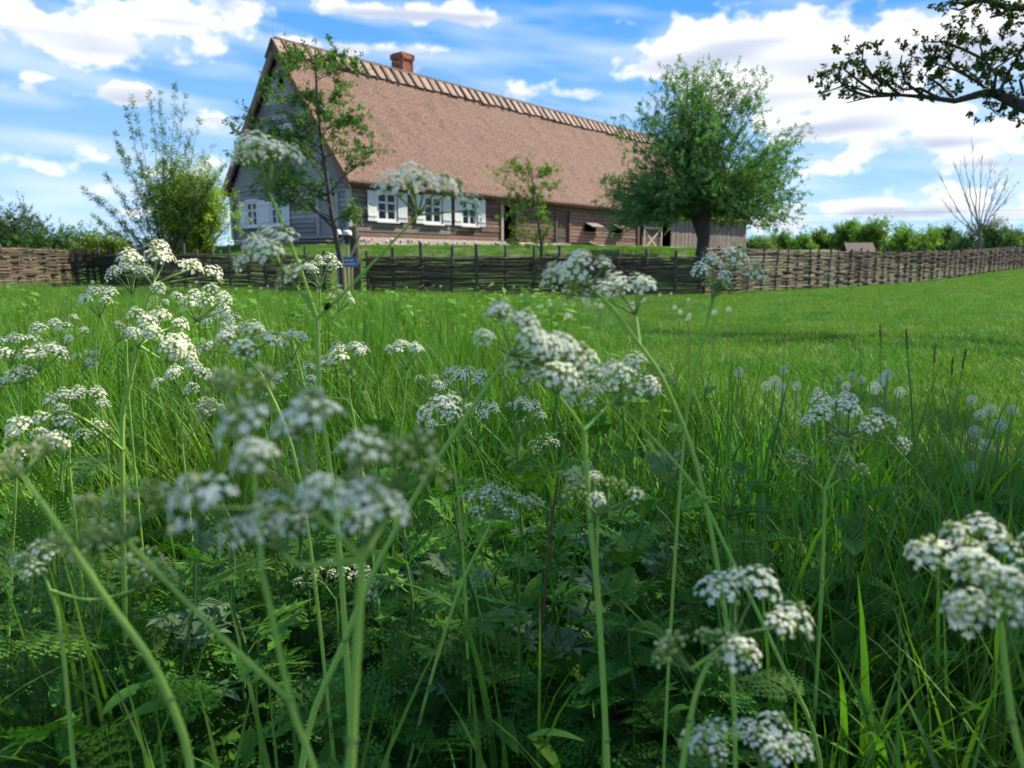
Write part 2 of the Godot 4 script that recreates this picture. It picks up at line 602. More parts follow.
func build_house() -> void:
	var base := at(351, 248, 34.0)
	var h := thing("farmhouse", base, "long log farmhouse with a pinkish brown thatched roof and white shutters", "house")
	h.rotation.y = deg_to_rad(51.5)
	var logm := log_mesh()
	var plank := plank_mesh()
	var b: MB
	# --- plinth of mortared fieldstone
	b = MB.new()
	b.box(Transform3D(Basis(), Vector3(HL / 2, 0.0, -0.13)), Vector3(HL, 1.0, 0.3), Color.WHITE)
	b.box(Transform3D(Basis(), Vector3(0.13, 0.0, -HW / 2)), Vector3(0.3, 0.999, HW - 0.56), Color.WHITE)
	b.box(Transform3D(Basis(), Vector3(HL / 2, 0.0, -HW + 0.13)), Vector3(HL, 1.0, 0.3), Color.WHITE)
	b.box(Transform3D(Basis(), Vector3(HL - 0.13, 0.0, -HW / 2)), Vector3(0.3, 0.999, HW - 0.56), Color.WHITE)
	var pl := part("plinth", b.mesh(), M.mortar, h)
	b = MB.new()
	for k in 520:
		var front := k < 440
		var q := Vector3(r(0.05, HL - 0.1), r(0.04, 0.42), 0.02) if front else Vector3(-0.02, r(0.04, 0.42), -r(0.2, HW - 0.2))
		var s := r(0.05, 0.14)
		var tone := r(0.6, 1.2)
		var col := [Color(0.42, 0.36, 0.33), Color(0.5, 0.4, 0.34), Color(0.3, 0.27, 0.26), Color(0.46, 0.34, 0.29)][rng.randi() % 4] as Color
		stone(b, q, Vector3(s * r(0.8, 1.5), s * r(0.7, 1.1), 0.05) if front else Vector3(0.05, s, s * 1.2), Color(col.r * tone, col.g * tone, col.b * tone))
	var sto := part("fieldstones", b.mesh(), M.stone, pl)
	sto.set_meta("kind", "stuff")
	# --- openings of the long front wall: x from, x to, foot, head
	var holes := [[1.54, 2.75, 1.22, 2.5], [4.49, 5.72, 1.22, 2.5], [7.15, 8.31, 1.22, 2.5], [10.45, 11.5, 0.5, 2.4], [15.43, 16.67, 0.5, 2.4], [17.05, 17.8, 2.16, 2.4], [20.5, 21.1, 2.16, 2.4], [18.4, 19.75, 1.24, 1.78], [21.6, 23.0, 1.24, 1.78], [25.2, 30.0, 0.0, 2.5]]
	var n := 11
	var lh := (EAVE - 0.5) / n
	for k in n:
		var y := 0.5 + lh * (k + 0.5)
		var here := []
		for o in holes:
			if y > o[2] - 0.02 and y < o[3] + 0.02: here.append([o[0], o[1]])
		for s in cut(0.02, 24.85, here + ([[10.25, 10.45], [11.5, 11.72], [15.28, 15.43], [16.67, 16.82]] if y < 2.45 else [])):
			var x: float = s[0]
			while x < s[1] - 0.01:
				var x2 := minf(s[1], x + r(5.0, 9.0))
				if s[1] - x2 < 0.8: x2 = s[1]
				var grey := clampf(1.0 - x / 9.0, 0.0, 1.0) * 0.75
				var mat: Material = M.log_grey[rng.randi() % 3] if rng.randf() < grey else M.log_brown[rng.randi() % 4]
				if k == 0: mat = M.log_brown[3]
				part("log", logm, mat, h, scaled(Vector3((x + x2) / 2, y, -0.14 + r(-0.012, 0.012)), Vector3(x2 - x - 0.004, lh * r(0.955, 0.985), 0.22)))
				x = x2
	b = MB.new()                        # clay packed between the logs
	for s in cut(0.1, 24.8, [[1.54, 2.75], [4.49, 5.72], [7.15, 8.31], [10.25, 11.72], [15.28, 16.82], [17.05, 17.8], [20.5, 21.1], [18.4, 19.75], [21.6, 23.0]]):
		b.box(Transform3D(Basis(), Vector3((s[0] + s[1]) / 2, (0.5 + EAVE) / 2, -0.14)), Vector3(s[1] - s[0], EAVE - 0.52, 0.1), Color.WHITE)
	part("chinking", b.mesh(), M.dark_wood, h).set_meta("kind", "stuff")
	part("corner_post", plank, M.board_grey[2], h, scaled(Vector3(-0.02, 0.5 + (EAVE - 0.5) / 2, -0.02), Vector3(0.2, EAVE - 0.5, 0.16)))
	# --- windows with shutters
	for w in [[1.54, 2.75], [4.49, 5.72], [7.15, 8.31]]:
		var mid: float = (w[0] + w[1]) / 2
		var wid: float = w[1] - w[0]
		window(h, Transform3D(Basis(), Vector3(mid, 1.22, -0.04)), wid, 1.28, plank)
		for s in [-1.0, 1.0]:
			shutter(h, Transform3D(Basis().rotated(Vector3.UP, s * -0.06), Vector3(mid + s * (wid / 2 + 0.31), 1.2, 0.05)), 0.56, 1.32)
	# --- the open doorway and the plank door
	for x in [10.35, 11.61]:
		part("door_post", plank, M.pale_wood if x < 11 else M.post, h, scaled(Vector3(x, 1.47, -0.1), Vector3(0.19, 1.94, 0.28)))
	part("door_lintel", plank, M.log_brown[1], h, scaled(Vector3(10.98, 2.52, -0.12), Vector3(1.5, 0.16, 0.26)))
	for x in [15.35, 16.75]:
		part("door_post", plank, M.log_brown[0], h, scaled(Vector3(x, 1.47, -0.1), Vector3(0.14, 1.94, 0.26)))
	b = MB.new()
	for k in 6:
		b.box(Transform3D(Basis(), Vector3(15.53 + 0.207 * k, 1.45, -0.12)), Vector3(0.196, 1.88, 0.05), Color.WHITE)
	b.box(Transform3D(Basis(), Vector3(16.05, 2.0, -0.085)), Vector3(1.15, 0.12, 0.03), Color.WHITE)
	b.box(Transform3D(Basis(), Vector3(16.05, 0.9, -0.085)), Vector3(1.15, 0.12, 0.03), Color.WHITE)
	var dr := part("door", b.mesh(), M.dark_wood, h)
	b = MB.new()
	b.tube(PackedVector3Array([Vector3(16.5, 1.35, -0.09), Vector3(16.5, 1.4, -0.03), Vector3(16.5, 1.5, -0.03), Vector3(16.5, 1.55, -0.09)]), PackedFloat32Array([0.012, 0.012, 0.012, 0.012]), 5, Color.WHITE)
	part("handle", b.mesh(), M.dark_wood, dr)
	# --- little grated vents and the flapped hatches
	for v in [[17.05, 17.8], [20.5, 21.1]]:
		b = MB.new()
		var wd: float = v[1] - v[0]
		for k in 4:
			b.box(Transform3D(Basis(), Vector3(v[0] + wd * (k + 0.5) / 4, 2.28, -0.09)), Vector3(0.035, 0.22, 0.04), Color.WHITE)
		b.box(Transform3D(Basis(), Vector3(v[0] + wd / 2, 2.28, -0.095)), Vector3(wd, 0.03, 0.03), Color.WHITE)
		part("vent_grate", b.mesh(), M.pale_wood, h)
	for x in [19.07, 22.3]:
		var f := part("hatch_flap", plank, M.log_grey[1], h, scaled(Vector3(x, 1.66, 0.3), Vector3(1.36, 0.04, 0.68), Basis(Vector3.RIGHT, 0.42)))
		f.set_meta("label", "grey plank flap propped open over a dark hatch")
		part("hatch_sill", plank, M.log_grey[2], h, scaled(Vector3(x, 1.2, 0.03), Vector3(1.5, 0.07, 0.18)))
	# --- barn bay: post, leaf with crossed braces, opening, upright boards
	part("bay_post", plank, M.dark_wood, h, scaled(Vector3(25.0, 1.4, -0.1), Vector3(0.3, 2.7, 0.3)))
	b = MB.new()
	for k in 8:
		b.box(Transform3D(Basis(), Vector3(26.02 + k * 0.335, 1.15, -0.2)), Vector3(0.315, 2.2, 0.04), Color.WHITE)
	var lf := part("barn_door", b.mesh(), M.log_brown[0], h)
	for s in [-1.0, 1.0]:
		part("brace", plank, M.pale_wood, lf, scaled(Vector3(27.2, 0.95, -0.145 + 0.03 * s), Vector3(2.75, 0.16, 0.03), Basis(Vector3(0, 0, 1), s * 0.56)))
	for y in [0.12, 1.75]:
		part("rail", plank, M.pale_wood, lf, scaled(Vector3(27.2, y, -0.09), Vector3(2.6, 0.16, 0.04)))
	for x in [25.95, 28.45]:
		part("stile", plank, M.pale_wood, lf, scaled(Vector3(x, 0.95, -0.05), Vector3(0.17, 1.85, 0.04)))
	var x := 29.9
	while x < HL - 0.1:
		var w := r(0.2, 0.3)
		part("wall_board", plank, M.plank_v[rng.randi() % 3], h, scaled(Vector3(x + w / 2, 1.36, -0.06 + r(-0.012, 0.012)), Vector3(w - 0.015, 2.7, 0.04)))
		x += w
	b = MB.new()
	b.box(Transform3D(Basis(), Vector3(37.0, 1.4, -0.14)), Vector3(14.0, 2.7, 0.08), Color.WHITE)
	b.box(Transform3D(Basis(), Vector3(27.5, 2.68, -0.16)), Vector3(5.2, 0.25, 0.2), Color.WHITE)
	part("sheathing", b.mesh(), M.dark_wood, h)
	# --- back and far walls, floor: they keep the rooms dark
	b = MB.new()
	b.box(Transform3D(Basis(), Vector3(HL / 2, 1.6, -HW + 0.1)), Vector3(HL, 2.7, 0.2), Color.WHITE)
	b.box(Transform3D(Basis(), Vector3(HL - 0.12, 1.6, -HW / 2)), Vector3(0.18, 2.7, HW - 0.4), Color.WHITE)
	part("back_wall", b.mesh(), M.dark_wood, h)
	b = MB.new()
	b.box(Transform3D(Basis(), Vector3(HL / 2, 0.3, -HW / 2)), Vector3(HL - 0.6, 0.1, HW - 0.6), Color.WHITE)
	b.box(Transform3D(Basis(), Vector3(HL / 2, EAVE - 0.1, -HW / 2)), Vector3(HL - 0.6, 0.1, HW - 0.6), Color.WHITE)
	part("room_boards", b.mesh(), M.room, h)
	# --- gable: hewn logs below, boards above
	var gh := [[-7.66, -6.73, 1.1, 2.3], [-5.67, -4.72, 1.1, 2.3], [-2.0, -0.85, 0.4, 2.3], [-4.55, -3.75, 4.2, 5.5], [-HW / 2 - 0.26, -HW / 2 + 0.26, 7.25, 7.5], [-HW / 2 - 0.17, -HW / 2 + 0.17, 7.5, 7.72], [-HW / 2 - 0.08, -HW / 2 + 0.08, 7.72, 7.95]]
	var y := 0.5
	var turn := Basis(Vector3.UP, PI / 2)
	while y < RIDGE - 0.5:
		var bh := 0.209 if y < EAVE - 0.01 else 0.235
		var ym := y + bh / 2
		var half := HW / 2 - 0.02 if y < EAVE - 0.05 else (HW / 2 + 0.3) * (RIDGE - 0.3 - ym) / (RIDGE - EAVE) - 0.1
		if half < 0.25: break
		var here := []
		for o in gh:
			if ym > o[2] and ym < o[3]: here.append([o[0], o[1]])
		for s in cut(-HW / 2 - half, -HW / 2 + half - (0.1 if y < EAVE - 0.05 else 0.0), here):
			var mat: Material = M.board_grey[rng.randi() % 3]
			part("gable_log" if y < EAVE - 0.05 else "gable_board", logm if y < EAVE - 0.05 else plank, mat, h, scaled(Vector3((0.1 if y < EAVE - 0.05 else 0.0) + r(-0.008, 0.008), ym, (s[0] + s[1]) / 2), Vector3(s[1] - s[0], bh * 0.96, 0.2 if y < EAVE - 0.05 else 0.05), turn))
		y += bh
	b = MB.new()                         # boarding behind the gable
	b.quad(Vector3(0.14, EAVE, -HW + 0.05), Vector3(0.14, EAVE, -0.05), Vector3(0.14, 7.2, -HW / 2 + 1.2), Vector3(0.14, 7.2, -HW / 2 - 1.2), Color.WHITE)
	part("gable_backing", b.mesh(), M.dark_wood, h)
	b = MB.new()
	for s in cut(-HW + 0.1, -0.2, [[-7.66, -6.73], [-5.67, -4.72], [-2.0, -0.85]]):
		b.box(Transform3D(Basis(), Vector3(0.12, 1.6, (s[0] + s[1]) / 2)), Vector3(0.08, 2.3, s[1] - s[0]), Color.WHITE)
	part("chinking", b.mesh(), M.dark_wood, h).set_meta("kind", "stuff")
	part("corner_post", plank, M.board_grey[1], h, scaled(Vector3(-0.02, 1.62, -HW + 0.05), Vector3(0.16, EAVE - 0.55, 0.2)))
	var face := Basis(Vector3.UP, -PI / 2)
	for w in [[-7.66, -6.73], [-5.67, -4.72]]:
		var mid: float = (w[0] + w[1]) / 2
		window(h, Transform3D(face, Vector3(-0.02, 1.1, mid)), 0.93, 1.2, plank)
		for s in [-1.0, 1.0]:
			shutter(h, Transform3D(face, Vector3(-0.06, 1.08, mid + s * 0.75)), 0.5, 1.24)
	window(h, Transform3D(face, Vector3(-0.04, 4.2, -4.15)), 0.8, 1.3, plank)
	b = MB.new()
	for k in 5:
		b.box(Transform3D(Basis(), Vector3(0.03, 1.36, -1.9 + 0.23 * k)), Vector3(0.05, 1.84, 0.222), Color.WHITE)
	part("gable_door", b.mesh(), M.board_grey[1], h)
	for z in [-2.1, -0.76]:
		part("door_post", plank, M.board_grey[2], h, scaled(Vector3(-0.03, 1.4, z), Vector3(0.16, 1.95, 0.17)))
	for s in [-1.0, 1.0]:                # barge boards
		var lowp := Vector3(-0.3, EAVE - 0.28, -HW / 2 + s * (HW / 2 + 0.3))
		var topp := Vector3(-0.3, RIDGE - 0.42, -HW / 2)
		var dv := topp - lowp
		var bz := dv.normalized()
		var by: Vector3 = Vector3.RIGHT.cross(bz) * -s
		part("barge_board", plank, M.board_grey[0], h, Transform3D(Basis(Vector3(0.04, 0, 0), by * 0.22, bz * dv.length()), (lowp + topp) / 2))
	# --- eave beam, roof, ridge
	part("eave_beam", plank, M.log_brown[0], h, scaled(Vector3(HL / 2, EAVE + 0.02, -0.02), Vector3(HL - 0.2, 0.2, 0.3)))
	var roof := part("roof", thatch_mesh(1.0), M.thatch, h)
	roof.set_meta("label", "sunlit pinkish brown thatch with slabs pegged along the ridge")
	part("rear_slope", thatch_mesh(-1.0), M.thatch, roof)
	var slope := atan2(RIDGE - EAVE, HW / 2 + 0.42)
	x = -0.2
	var slab := MB.new()
	slab.box(Transform3D(Basis(), Vector3(0, 0, 0.5)), Vector3(1, 1, 1), Color.WHITE)
	var slabm := slab.mesh()
	while x < HL + 0.2:
		for s in [1.0, -1.0]:
			var bas := Basis(Vector3.UP, 0.0 if s > 0 else PI) * Basis(Vector3.RIGHT, slope + r(-0.02, 0.02))
			bas = Basis(Vector3.UP, r(-0.03, 0.03)) * bas
			part("ridge_slab", slabm, M.ridge[rng.randi() % 3], roof, scaled(Vector3(x + r(-0.03, 0.03), RIDGE + 0.14, -HW / 2), Vector3(r(0.3, 0.4), 0.07, r(0.85, 1.02)), bas))
			part("ridge_pole", slabm, M.log_brown[0], roof, scaled(Vector3(x + 0.33 + r(-0.03, 0.03), RIDGE + 0.2, -HW / 2), Vector3(0.11, 0.11, r(1.0, 1.15)), bas))
		x += 0.66
	part("ridge_beam", plank, M.ridge[0], roof, scaled(Vector3(HL / 2, RIDGE + 0.16, -HW / 2), Vector3(HL + 0.5, 0.12, 0.16)))
	# --- chimney
	b = MB.new()
	var cx := 7.95
	var cz := -HW / 2 - 0.35
	b.box(Transform3D(Basis(), Vector3(cx, RIDGE + 0.05, cz)), Vector3(0.72, 1.7, 0.72), Color(0.3, 0.27, 0.24))
	for cth in 19:
		var ch: float = RIDGE - 0.55 + cth * 0.089
		var grow := 0.06 if cth > 15 else 0.0
		var sz := 0.78 + grow * 2
		for side in 4:
			var rot := Basis(Vector3.UP, side * PI / 2)
			for k in 3:
				var tone := r(0.7, 1.25)
				b.box(Transform3D(rot, Vector3(cx, ch, cz) + rot * Vector3(-sz / 2 + sz * (k + 0.5) / 3 + (0.04 if cth % 2 else -0.04), 0, sz / 2 - 0.05)), Vector3(sz / 3 - 0.014, 0.076, 0.1), Color(0.34 * tone, 0.115 * tone, 0.07 * tone))
	b.box(Transform3D(Basis(), Vector3(cx, RIDGE + 1.12, cz)), Vector3(0.8, 0.06, 0.8), Color(0.2, 0.15, 0.13))
	var chim := part("chimney", b.mesh(), M.brick, roof)
	chim.set_meta("label", "squat red brick chimney")
	# --- lightning wire on short rods
	b = MB.new()
	var pts := PackedVector3Array()
	var rad := PackedFloat32Array()
	for k in 12:
		var q := Vector3(0.3 + k * 3.9, RIDGE + 0.55, -HW / 2)
		b.tube(PackedVector3Array([q - Vector3(0, 0.5, 0), q]), PackedFloat32Array([0.012, 0.01]), 4, Color(0.2, 0.2, 0.2))
		pts.append(q)
		rad.append(0.006)
	b.tube(pts, rad, 4, Color(0.2, 0.2, 0.2))
	b.tube(PackedVector3Array([Vector3(-0.3, RIDGE, -HW / 2), Vector3(-0.3, RIDGE + 1.5, -HW / 2)]), PackedFloat32Array([0.007, 0.004]), 4, Color(0.2, 0.2, 0.2))
	part("lightning_wire", b.mesh(), M.stone, roof)
	# --- things that stand by the walls
	var hx := h.transform
	var st := thing("wooden_steps", hx * Vector3(-0.35, 0, -1.4), "weathered wooden steps below the gable door", "steps")
	st.rotation.y = h.rotation.y
	for k in 3:
		part("tread", plank, M.pale_wood if k != 1 else M.log_grey[1], st, scaled(Vector3(-0.4 - 0.32 * (2 - k), 0.12 + 0.17 * k, 0), Vector3(0.34, 0.07, 2.6)))
		part("riser", plank, M.log_grey[0], st, scaled(Vector3(-0.36 - 0.32 * (2 - k), 0.04 + 0.085 * k - 0.02, 0), Vector3(0.08, 0.1 + 0.17 * k, 2.5)))
	var p1 := thing("doorstep_ramp", hx * Vector3(11.0, 0, 0.95), "small plank ramp with slanted sides at the open doorway", "ramp")
	p1.rotation.y = h.rotation.y
	part("deck", plank, M.pale_wood, p1, scaled(Vector3(0, 0.42, -0.35), Vector3(1.3, 0.06, 0.7)))
	for s in [-1.0, 1.0]:
		part("cheek", plank, M.log_grey[1], p1, scaled(Vector3(s * 0.66, 0.27, 0.1), Vector3(0.07, 0.2, 1.5), Basis(Vector3.RIGHT, 0.34)))
		part("leg", plank, M.log_brown[0], p1, scaled(Vector3(s * 0.5, 0.17, -0.1), Vector3(0.12, 0.44, 0.12)))
	part("slope_board", plank, M.pale_wood, p1, scaled(Vector3(0, 0.22, 0.36), Vector3(1.18, 0.05, 0.86), Basis(Vector3.RIGHT, 0.42)))
	var p2 := thing("plank_ramp", hx * Vector3(16.6, 0, 1.1), "long pale plank ramp sloping away from the dark plank door", "ramp")
	p2.rotation.y = h.rotation.y
	part("deck", plank, M.pale_wood, p2, scaled(Vector3(1.0, 0.3, 0), Vector3(3.0, 0.06, 1.5), Basis(Vector3(0, 0, 1), -0.16)))
	for xx in [-0.25, 1.0]:
		part("trestle", plank, M.dark_wood, p2, scaled(Vector3(xx, 0.2 - (xx + 0.25) * 0.06, 0), Vector3(0.16, 0.5 - (xx + 0.25) * 0.16, 1.3)))

func stone(b: MB, c: Vector3, s: Vector3, col: Color) -> void:
	# a rough pebble: octahedron with its corners cut once
	var q := []
	for a in [Vector3.RIGHT, Vector3.LEFT, Vector3.UP, Vector3.DOWN, Vector3.BACK, Vector3.FORWARD]:
		q.append(c + Vector3(a.x * s.x, a.y * s.y, a.z * s.z) * r(0.8, 1.15))
	var d := []
	for i in [0, 1]:
		for j in [2, 3]:
			for k in [4, 5]:
				var m: Vector3 = ((q[i] + q[j] + q[k]) / 3.0 - c) * 1.45 + c
				for e in [[i, j], [j, k], [k, i]]:
					var a0: Vector3 = q[e[0]]
					var a1: Vector3 = q[e[1]]
					if (a1 - a0).cross(m - a0).dot(m - c) < 0: b.tri(a0, a1, m, col)
					else: b.tri(a1, a0, m, col)


# ------------------------------------------------------------------ wattle fence
func wattle(path: Array, spacing: float, high: float, tone: Color, label: String, tall_post := 0.22) -> void:
	# path: points (x, depth); one run of fence
	var start := onground(path[0].x, path[0].y)
	var o := thing("wattle_fence", start, label, "fence", "runs of the wattle fence")
	var posts := []
	for i in path.size() - 1:
		var a: Vector2 = path[i]
		var c: Vector2 = path[i + 1]
		var k := maxi(1, int(round(a.distance_to(c) / spacing)))
		for j in k + (1 if i == path.size() - 2 else 0):
			posts.append(a.lerp(c, float(j) / k) + Vector2(r(-0.05, 0.05), r(-0.03, 0.03)))
	var n := posts.size()
	var foot := []
	var perp := []
	for i in n:
		foot.append(onground(posts[i].x, posts[i].y) - start)
		var d: Vector2 = posts[mini(i + 1, n - 1)] - posts[maxi(i - 1, 0)]
		perp.append(Vector3(d.y, 0, d.x).normalized())
	for i in n:
		var b := MB.new()
		var t := high + tall_post * r(0.5, 1.3)
		var lean := Vector3(r(-0.05, 0.05), 0, r(-0.05, 0.05))
		var rad := r(0.035, 0.05)
		b.tube(PackedVector3Array([Vector3(0, -0.15, 0), Vector3(0, t * 0.5, 0) + lean * 0.5, Vector3(0, t, 0) + lean]), PackedFloat32Array([rad, rad, rad * 0.92]), 7, Color.WHITE)
		part("post", b.mesh(), M.post, o, Transform3D(Basis(), foot[i]))
	var w := MB.new()
	var rows := int(high / 0.026)
	for j in rows:
		var i := -rng.randi_range(0, 3)
		while i < n - 1:
			var last := mini(n - 1, i + rng.randi_range(4, 8))
			var first := maxi(i, 0)
			var y := 0.03 + (j + 0.5) * high / rows + r(-0.009, 0.009)
			var rr := r(0.012, 0.024)
			var sg := 1.0 if (j + rng.randi() % 5 / 4) % 2 == 0 else -1.0
			var pts := PackedVector3Array()
			var rad := PackedFloat32Array()
			var slope := r(-0.004, 0.004)
			for k in range(first, last + 1):
				var q: Vector3 = foot[k] + perp[k] * sg * (0.045 + rr) * (1.0 if k % 2 == 0 else -1.0) + Vector3(0, y + slope * (k - first) + r(-0.008, 0.008), 0)
				pts.append(q)
				rad.append(rr * lerpf(1.0, 0.6, float(k - first) / 8.0))
				if k < last:
					var m: Vector3 = (foot[k] + foot[k + 1]) * 0.5 + Vector3(0, y + slope * (k + 0.5 - first) + r(-0.012, 0.012), 0)
					pts.append(m)
					rad.append(rr * lerpf(1.0, 0.6, float(k - first) / 8.0))
			if pts.size() > 1:
				var d0 := (pts[0] - pts[1]).normalized()
				pts[0] += d0 * r(0.0, 0.15)
				var d1 := (pts[-1] - pts[-2]).normalized()
				pts[pts.size() - 1] += d1 * r(0.0, 0.2)
				var f := r(0.35, 1.5)
				var warm := r(-0.06, 0.1)
				w.tube(pts, rad, 5, Color(tone.r * f * (1.0 + warm), tone.g * f, tone.b * f * (1.0 - warm)))
			i = last if rng.randf() < 0.8 else last + 1
	var weave := part("woven_rods", w.mesh(), M.wattle, o)
	weave.set_meta("kind", "stuff")


# ------------------------------------------------------------------ trees
func leaf_shape(b: MB, base: Vector3, dir: Vector3, nrm: Vector3, length: float, width: float, col: Color) -> void:
	var s := dir.cross(nrm).normalized() * width * 0.5
	var m := base + dir * length * 0.45 + nrm * length * 0.04
	var tip := base + dir * length - nrm * length * 0.1
	b.tri(base, m + s, m - s, col)
	b.tri(m + s, tip, m - s, col)

func sprig(length: float, leaves: int, ll: float, lw: float, col: Color, spread := 1.0) -> ArrayMesh:
	# a twig along +y with leaves all round
	var b := MB.new()
	b.smooth = false
	b.tri(Vector3(-0.003, 0, 0), Vector3(0.003, 0, 0), Vector3(0, length, 0), Color(col.r * 0.9, col.g * 0.6, col.b * 0.8))
	for k in leaves:
		var t := (k + 0.6) / leaves
		var a := 2.4 * k + r(-0.4, 0.4)
		var out := Vector3(cos(a), r(0.1, 0.9) / spread, sin(a)).normalized()
		var nn := (Vector3(r(-0.5, 0.5), 1.0, r(-0.5, 0.5)) - out * 0.3).normalized()
		var f := r(0.75, 1.25)
		leaf_shape(b, Vector3(0, length * t, 0), out, nn, ll * r(0.7, 1.15), lw * r(0.8, 1.15), Color(col.r * f * r(0.9, 1.1), col.g * f, col.b * f))
	return b.mesh()

func oak_sprig(col: Color) -> ArrayMesh:
	var b := MB.new()
	b.smooth = false
	var outline := [[0.0, 0.04], [0.18, 0.16], [0.28, 0.1], [0.42, 0.28], [0.52, 0.16], [0.68, 0.32], [0.78, 0.2], [0.9, 0.2], [1.0, 0.0]]
	for k in 7:
		var a := 2.4 * k + r(-0.3, 0.3)
		var out := Vector3(cos(a), r(0.0, 0.8), sin(a)).normalized()
		var nn := (Vector3(r(-0.5, 0.5), 1.0, r(-0.5, 0.5))).normalized()
		var s := out.cross(nn).normalized()
		nn = s.cross(out)
		var len := r(0.075, 0.115)
		var o := Vector3(0, 0.02 + 0.016 * k, 0)
		var f := r(0.7, 1.25)
		var c := Color(col.r * f, col.g * f, col.b * f)
		for i in outline.size() - 1:
			for sg in [-1.0, 1.0]:
				var p0: Vector3 = o + out * outline[i][0] * len
				var p1: Vector3 = o + out * outline[i + 1][0] * len
				var q0: Vector3 = p0 + s * sg * outline[i][1] * len + nn * outline[i][1] * len * 0.3
				var q1: Vector3 = p1 + s * sg * outline[i + 1][1] * len + nn * outline[i + 1][1] * len * 0.3
				b.tri(p0, q0, q1, c)
				b.tri(p0, q1, p1, c)
	return b.mesh()

func bez(a: Vector3, c: Vector3, e: Vector3, n: int, jit: float) -> PackedVector3Array:
	var out := PackedVector3Array()
	for i in n + 1:
		var t := float(i) / n
		var p := a.lerp(c, t).lerp(c.lerp(e, t), t)
		if i > 0 and i < n: p += Vector3(r(-jit, jit), r(-jit, jit), r(-jit, jit))
		out.append(p)
	return out

func taper(n: int, a: float, b: float) -> PackedFloat32Array:
	var o := PackedFloat32Array()
	for i in n: o.append(lerpf(a, b, float(i) / (n - 1)))
	return o

# o: the thing; trunk: points in its own space; targets: where limbs end; fills leaf places
func limbs(b: MB, trunk: PackedVector3Array, radius: float, targets: Array, leafp: Array, spec: Dictionary) -> void:
	var cum := PackedFloat32Array([0.0])
	for i in range(1, trunk.size()): cum.append(cum[i - 1] + trunk[i].distance_to(trunk[i - 1]))
	var total := cum[cum.size() - 1]
	var col: Color = spec.get("bark", Color(0.1, 0.08, 0.065))
	b.tube(trunk, taper(trunk.size(), radius, radius * spec.get("tip", 0.25)), 8, col)
	var from: float = spec.get("from", 0.35)
	for tgt in targets:
		var e: Vector3 = tgt
		# leave the trunk somewhat below the target
		var best := total * r(from, 0.98)
		var want: float = e.y - e.distance_to(Vector3(trunk[-1].x, e.y, trunk[-1].z)) * spec.get("rise", 0.8)
		for i in trunk.size():
			if trunk[i].y >= want:
				best = clampf(cum[i] + r(-0.1, 0.1) * total, from * total, total * 0.97)
				break
		var i := 0
		while i < trunk.size() - 2 and cum[i + 1] < best: i += 1
		var q := trunk[i].lerp(trunk[i + 1], clampf((best - cum[i]) / maxf(cum[i + 1] - cum[i], 0.001), 0.0, 1.0))
		var lr: float = lerpf(radius, radius * 0.3, best / total) * spec.get("limb", 0.42)
		var out := e - q
		var len := out.length()
		var c := q + out * 0.45 + Vector3(0, len * spec.get("bow", 0.12), 0) + Vector3(r(-1, 1), r(-1, 1), r(-1, 1)) * len * 0.08
		var p := bez(q, c, e, 6, len * 0.02)
		b.tube(p, taper(p.size(), lr, lr * 0.25), 5, col, false)
		var tw: int = spec.get("twigs", 6)
		for k in tw:
			var t: float = lerpf(spec.get("bare", 0.3), 1.0, (k + rng.randf()) / tw)
			var j := clampi(int(t * 6), 0, 5)
			var s := p[j].lerp(p[j + 1], t * 6 - j)
			var dir := (p[j + 1] - p[j]).normalized()
			var tl: float = spec.get("twig", 0.5) * r(0.5, 1.2)
			var te: Vector3 = s + (dir * r(0.3, 0.9) + Vector3(r(-1, 1), r(-0.5, 1.0), r(-1, 1)) * spec.get("scatter", 0.7)).normalized() * tl
			te.y -= tl * spec.get("droop", 0.0)
			b.tube(PackedVector3Array([s, s.lerp(te, 0.5) + Vector3(0, tl * 0.06, 0), te]), PackedFloat32Array([lr * 0.22 + 0.002, lr * 0.14 + 0.0015, 0.002]), 3, col, false)
			var ln: int = spec.get("leaves", 4)
			for m in ln:
				var f := (m + rng.randf()) / ln
				var at_: Vector3 = s.lerp(te, f) + Vector3(r(-1, 1), r(-1, 1), r(-1, 1)) * spec.get("loose", 0.08)
				leafp.append([at_, (te - s).normalized() + Vector3(r(-1, 1), r(-0.6, 1), r(-1, 1)) * 0.8])

func in_ellipsoid(c: Vector3, s: Vector3, shell := 0.35) -> Vector3:
	while true:
		var p := Vector3(r(-1, 1), r(-1, 1), r(-1, 1))
		var l := p.length()
		if l < 1.0 and l > shell: return c + p * s
	return c

func foliage(o: Node3D, leafp: Array, meshes: Array, size: Vector2, col: Array) -> void:
	var lists := []
	var cols := []
	for k in meshes.size():
		lists.append([])
		cols.append([])
	for l in leafp:
		var k := rng.randi() % meshes.size()
		var s := r(size.x, size.y)
		lists[k].append(Transform3D(basis_to(l[1], r(0, TAU)).scaled(Vector3(s, s, s)), l[0]))
		var f := r(0.7, 1.3)
		cols[k].append(Color(f * col[0] * r(0.9, 1.12), f * col[1], f * col[2]))
	for k in meshes.size():
		many("foliage", meshes[k], M.leaf, o, lists[k], cols[k])

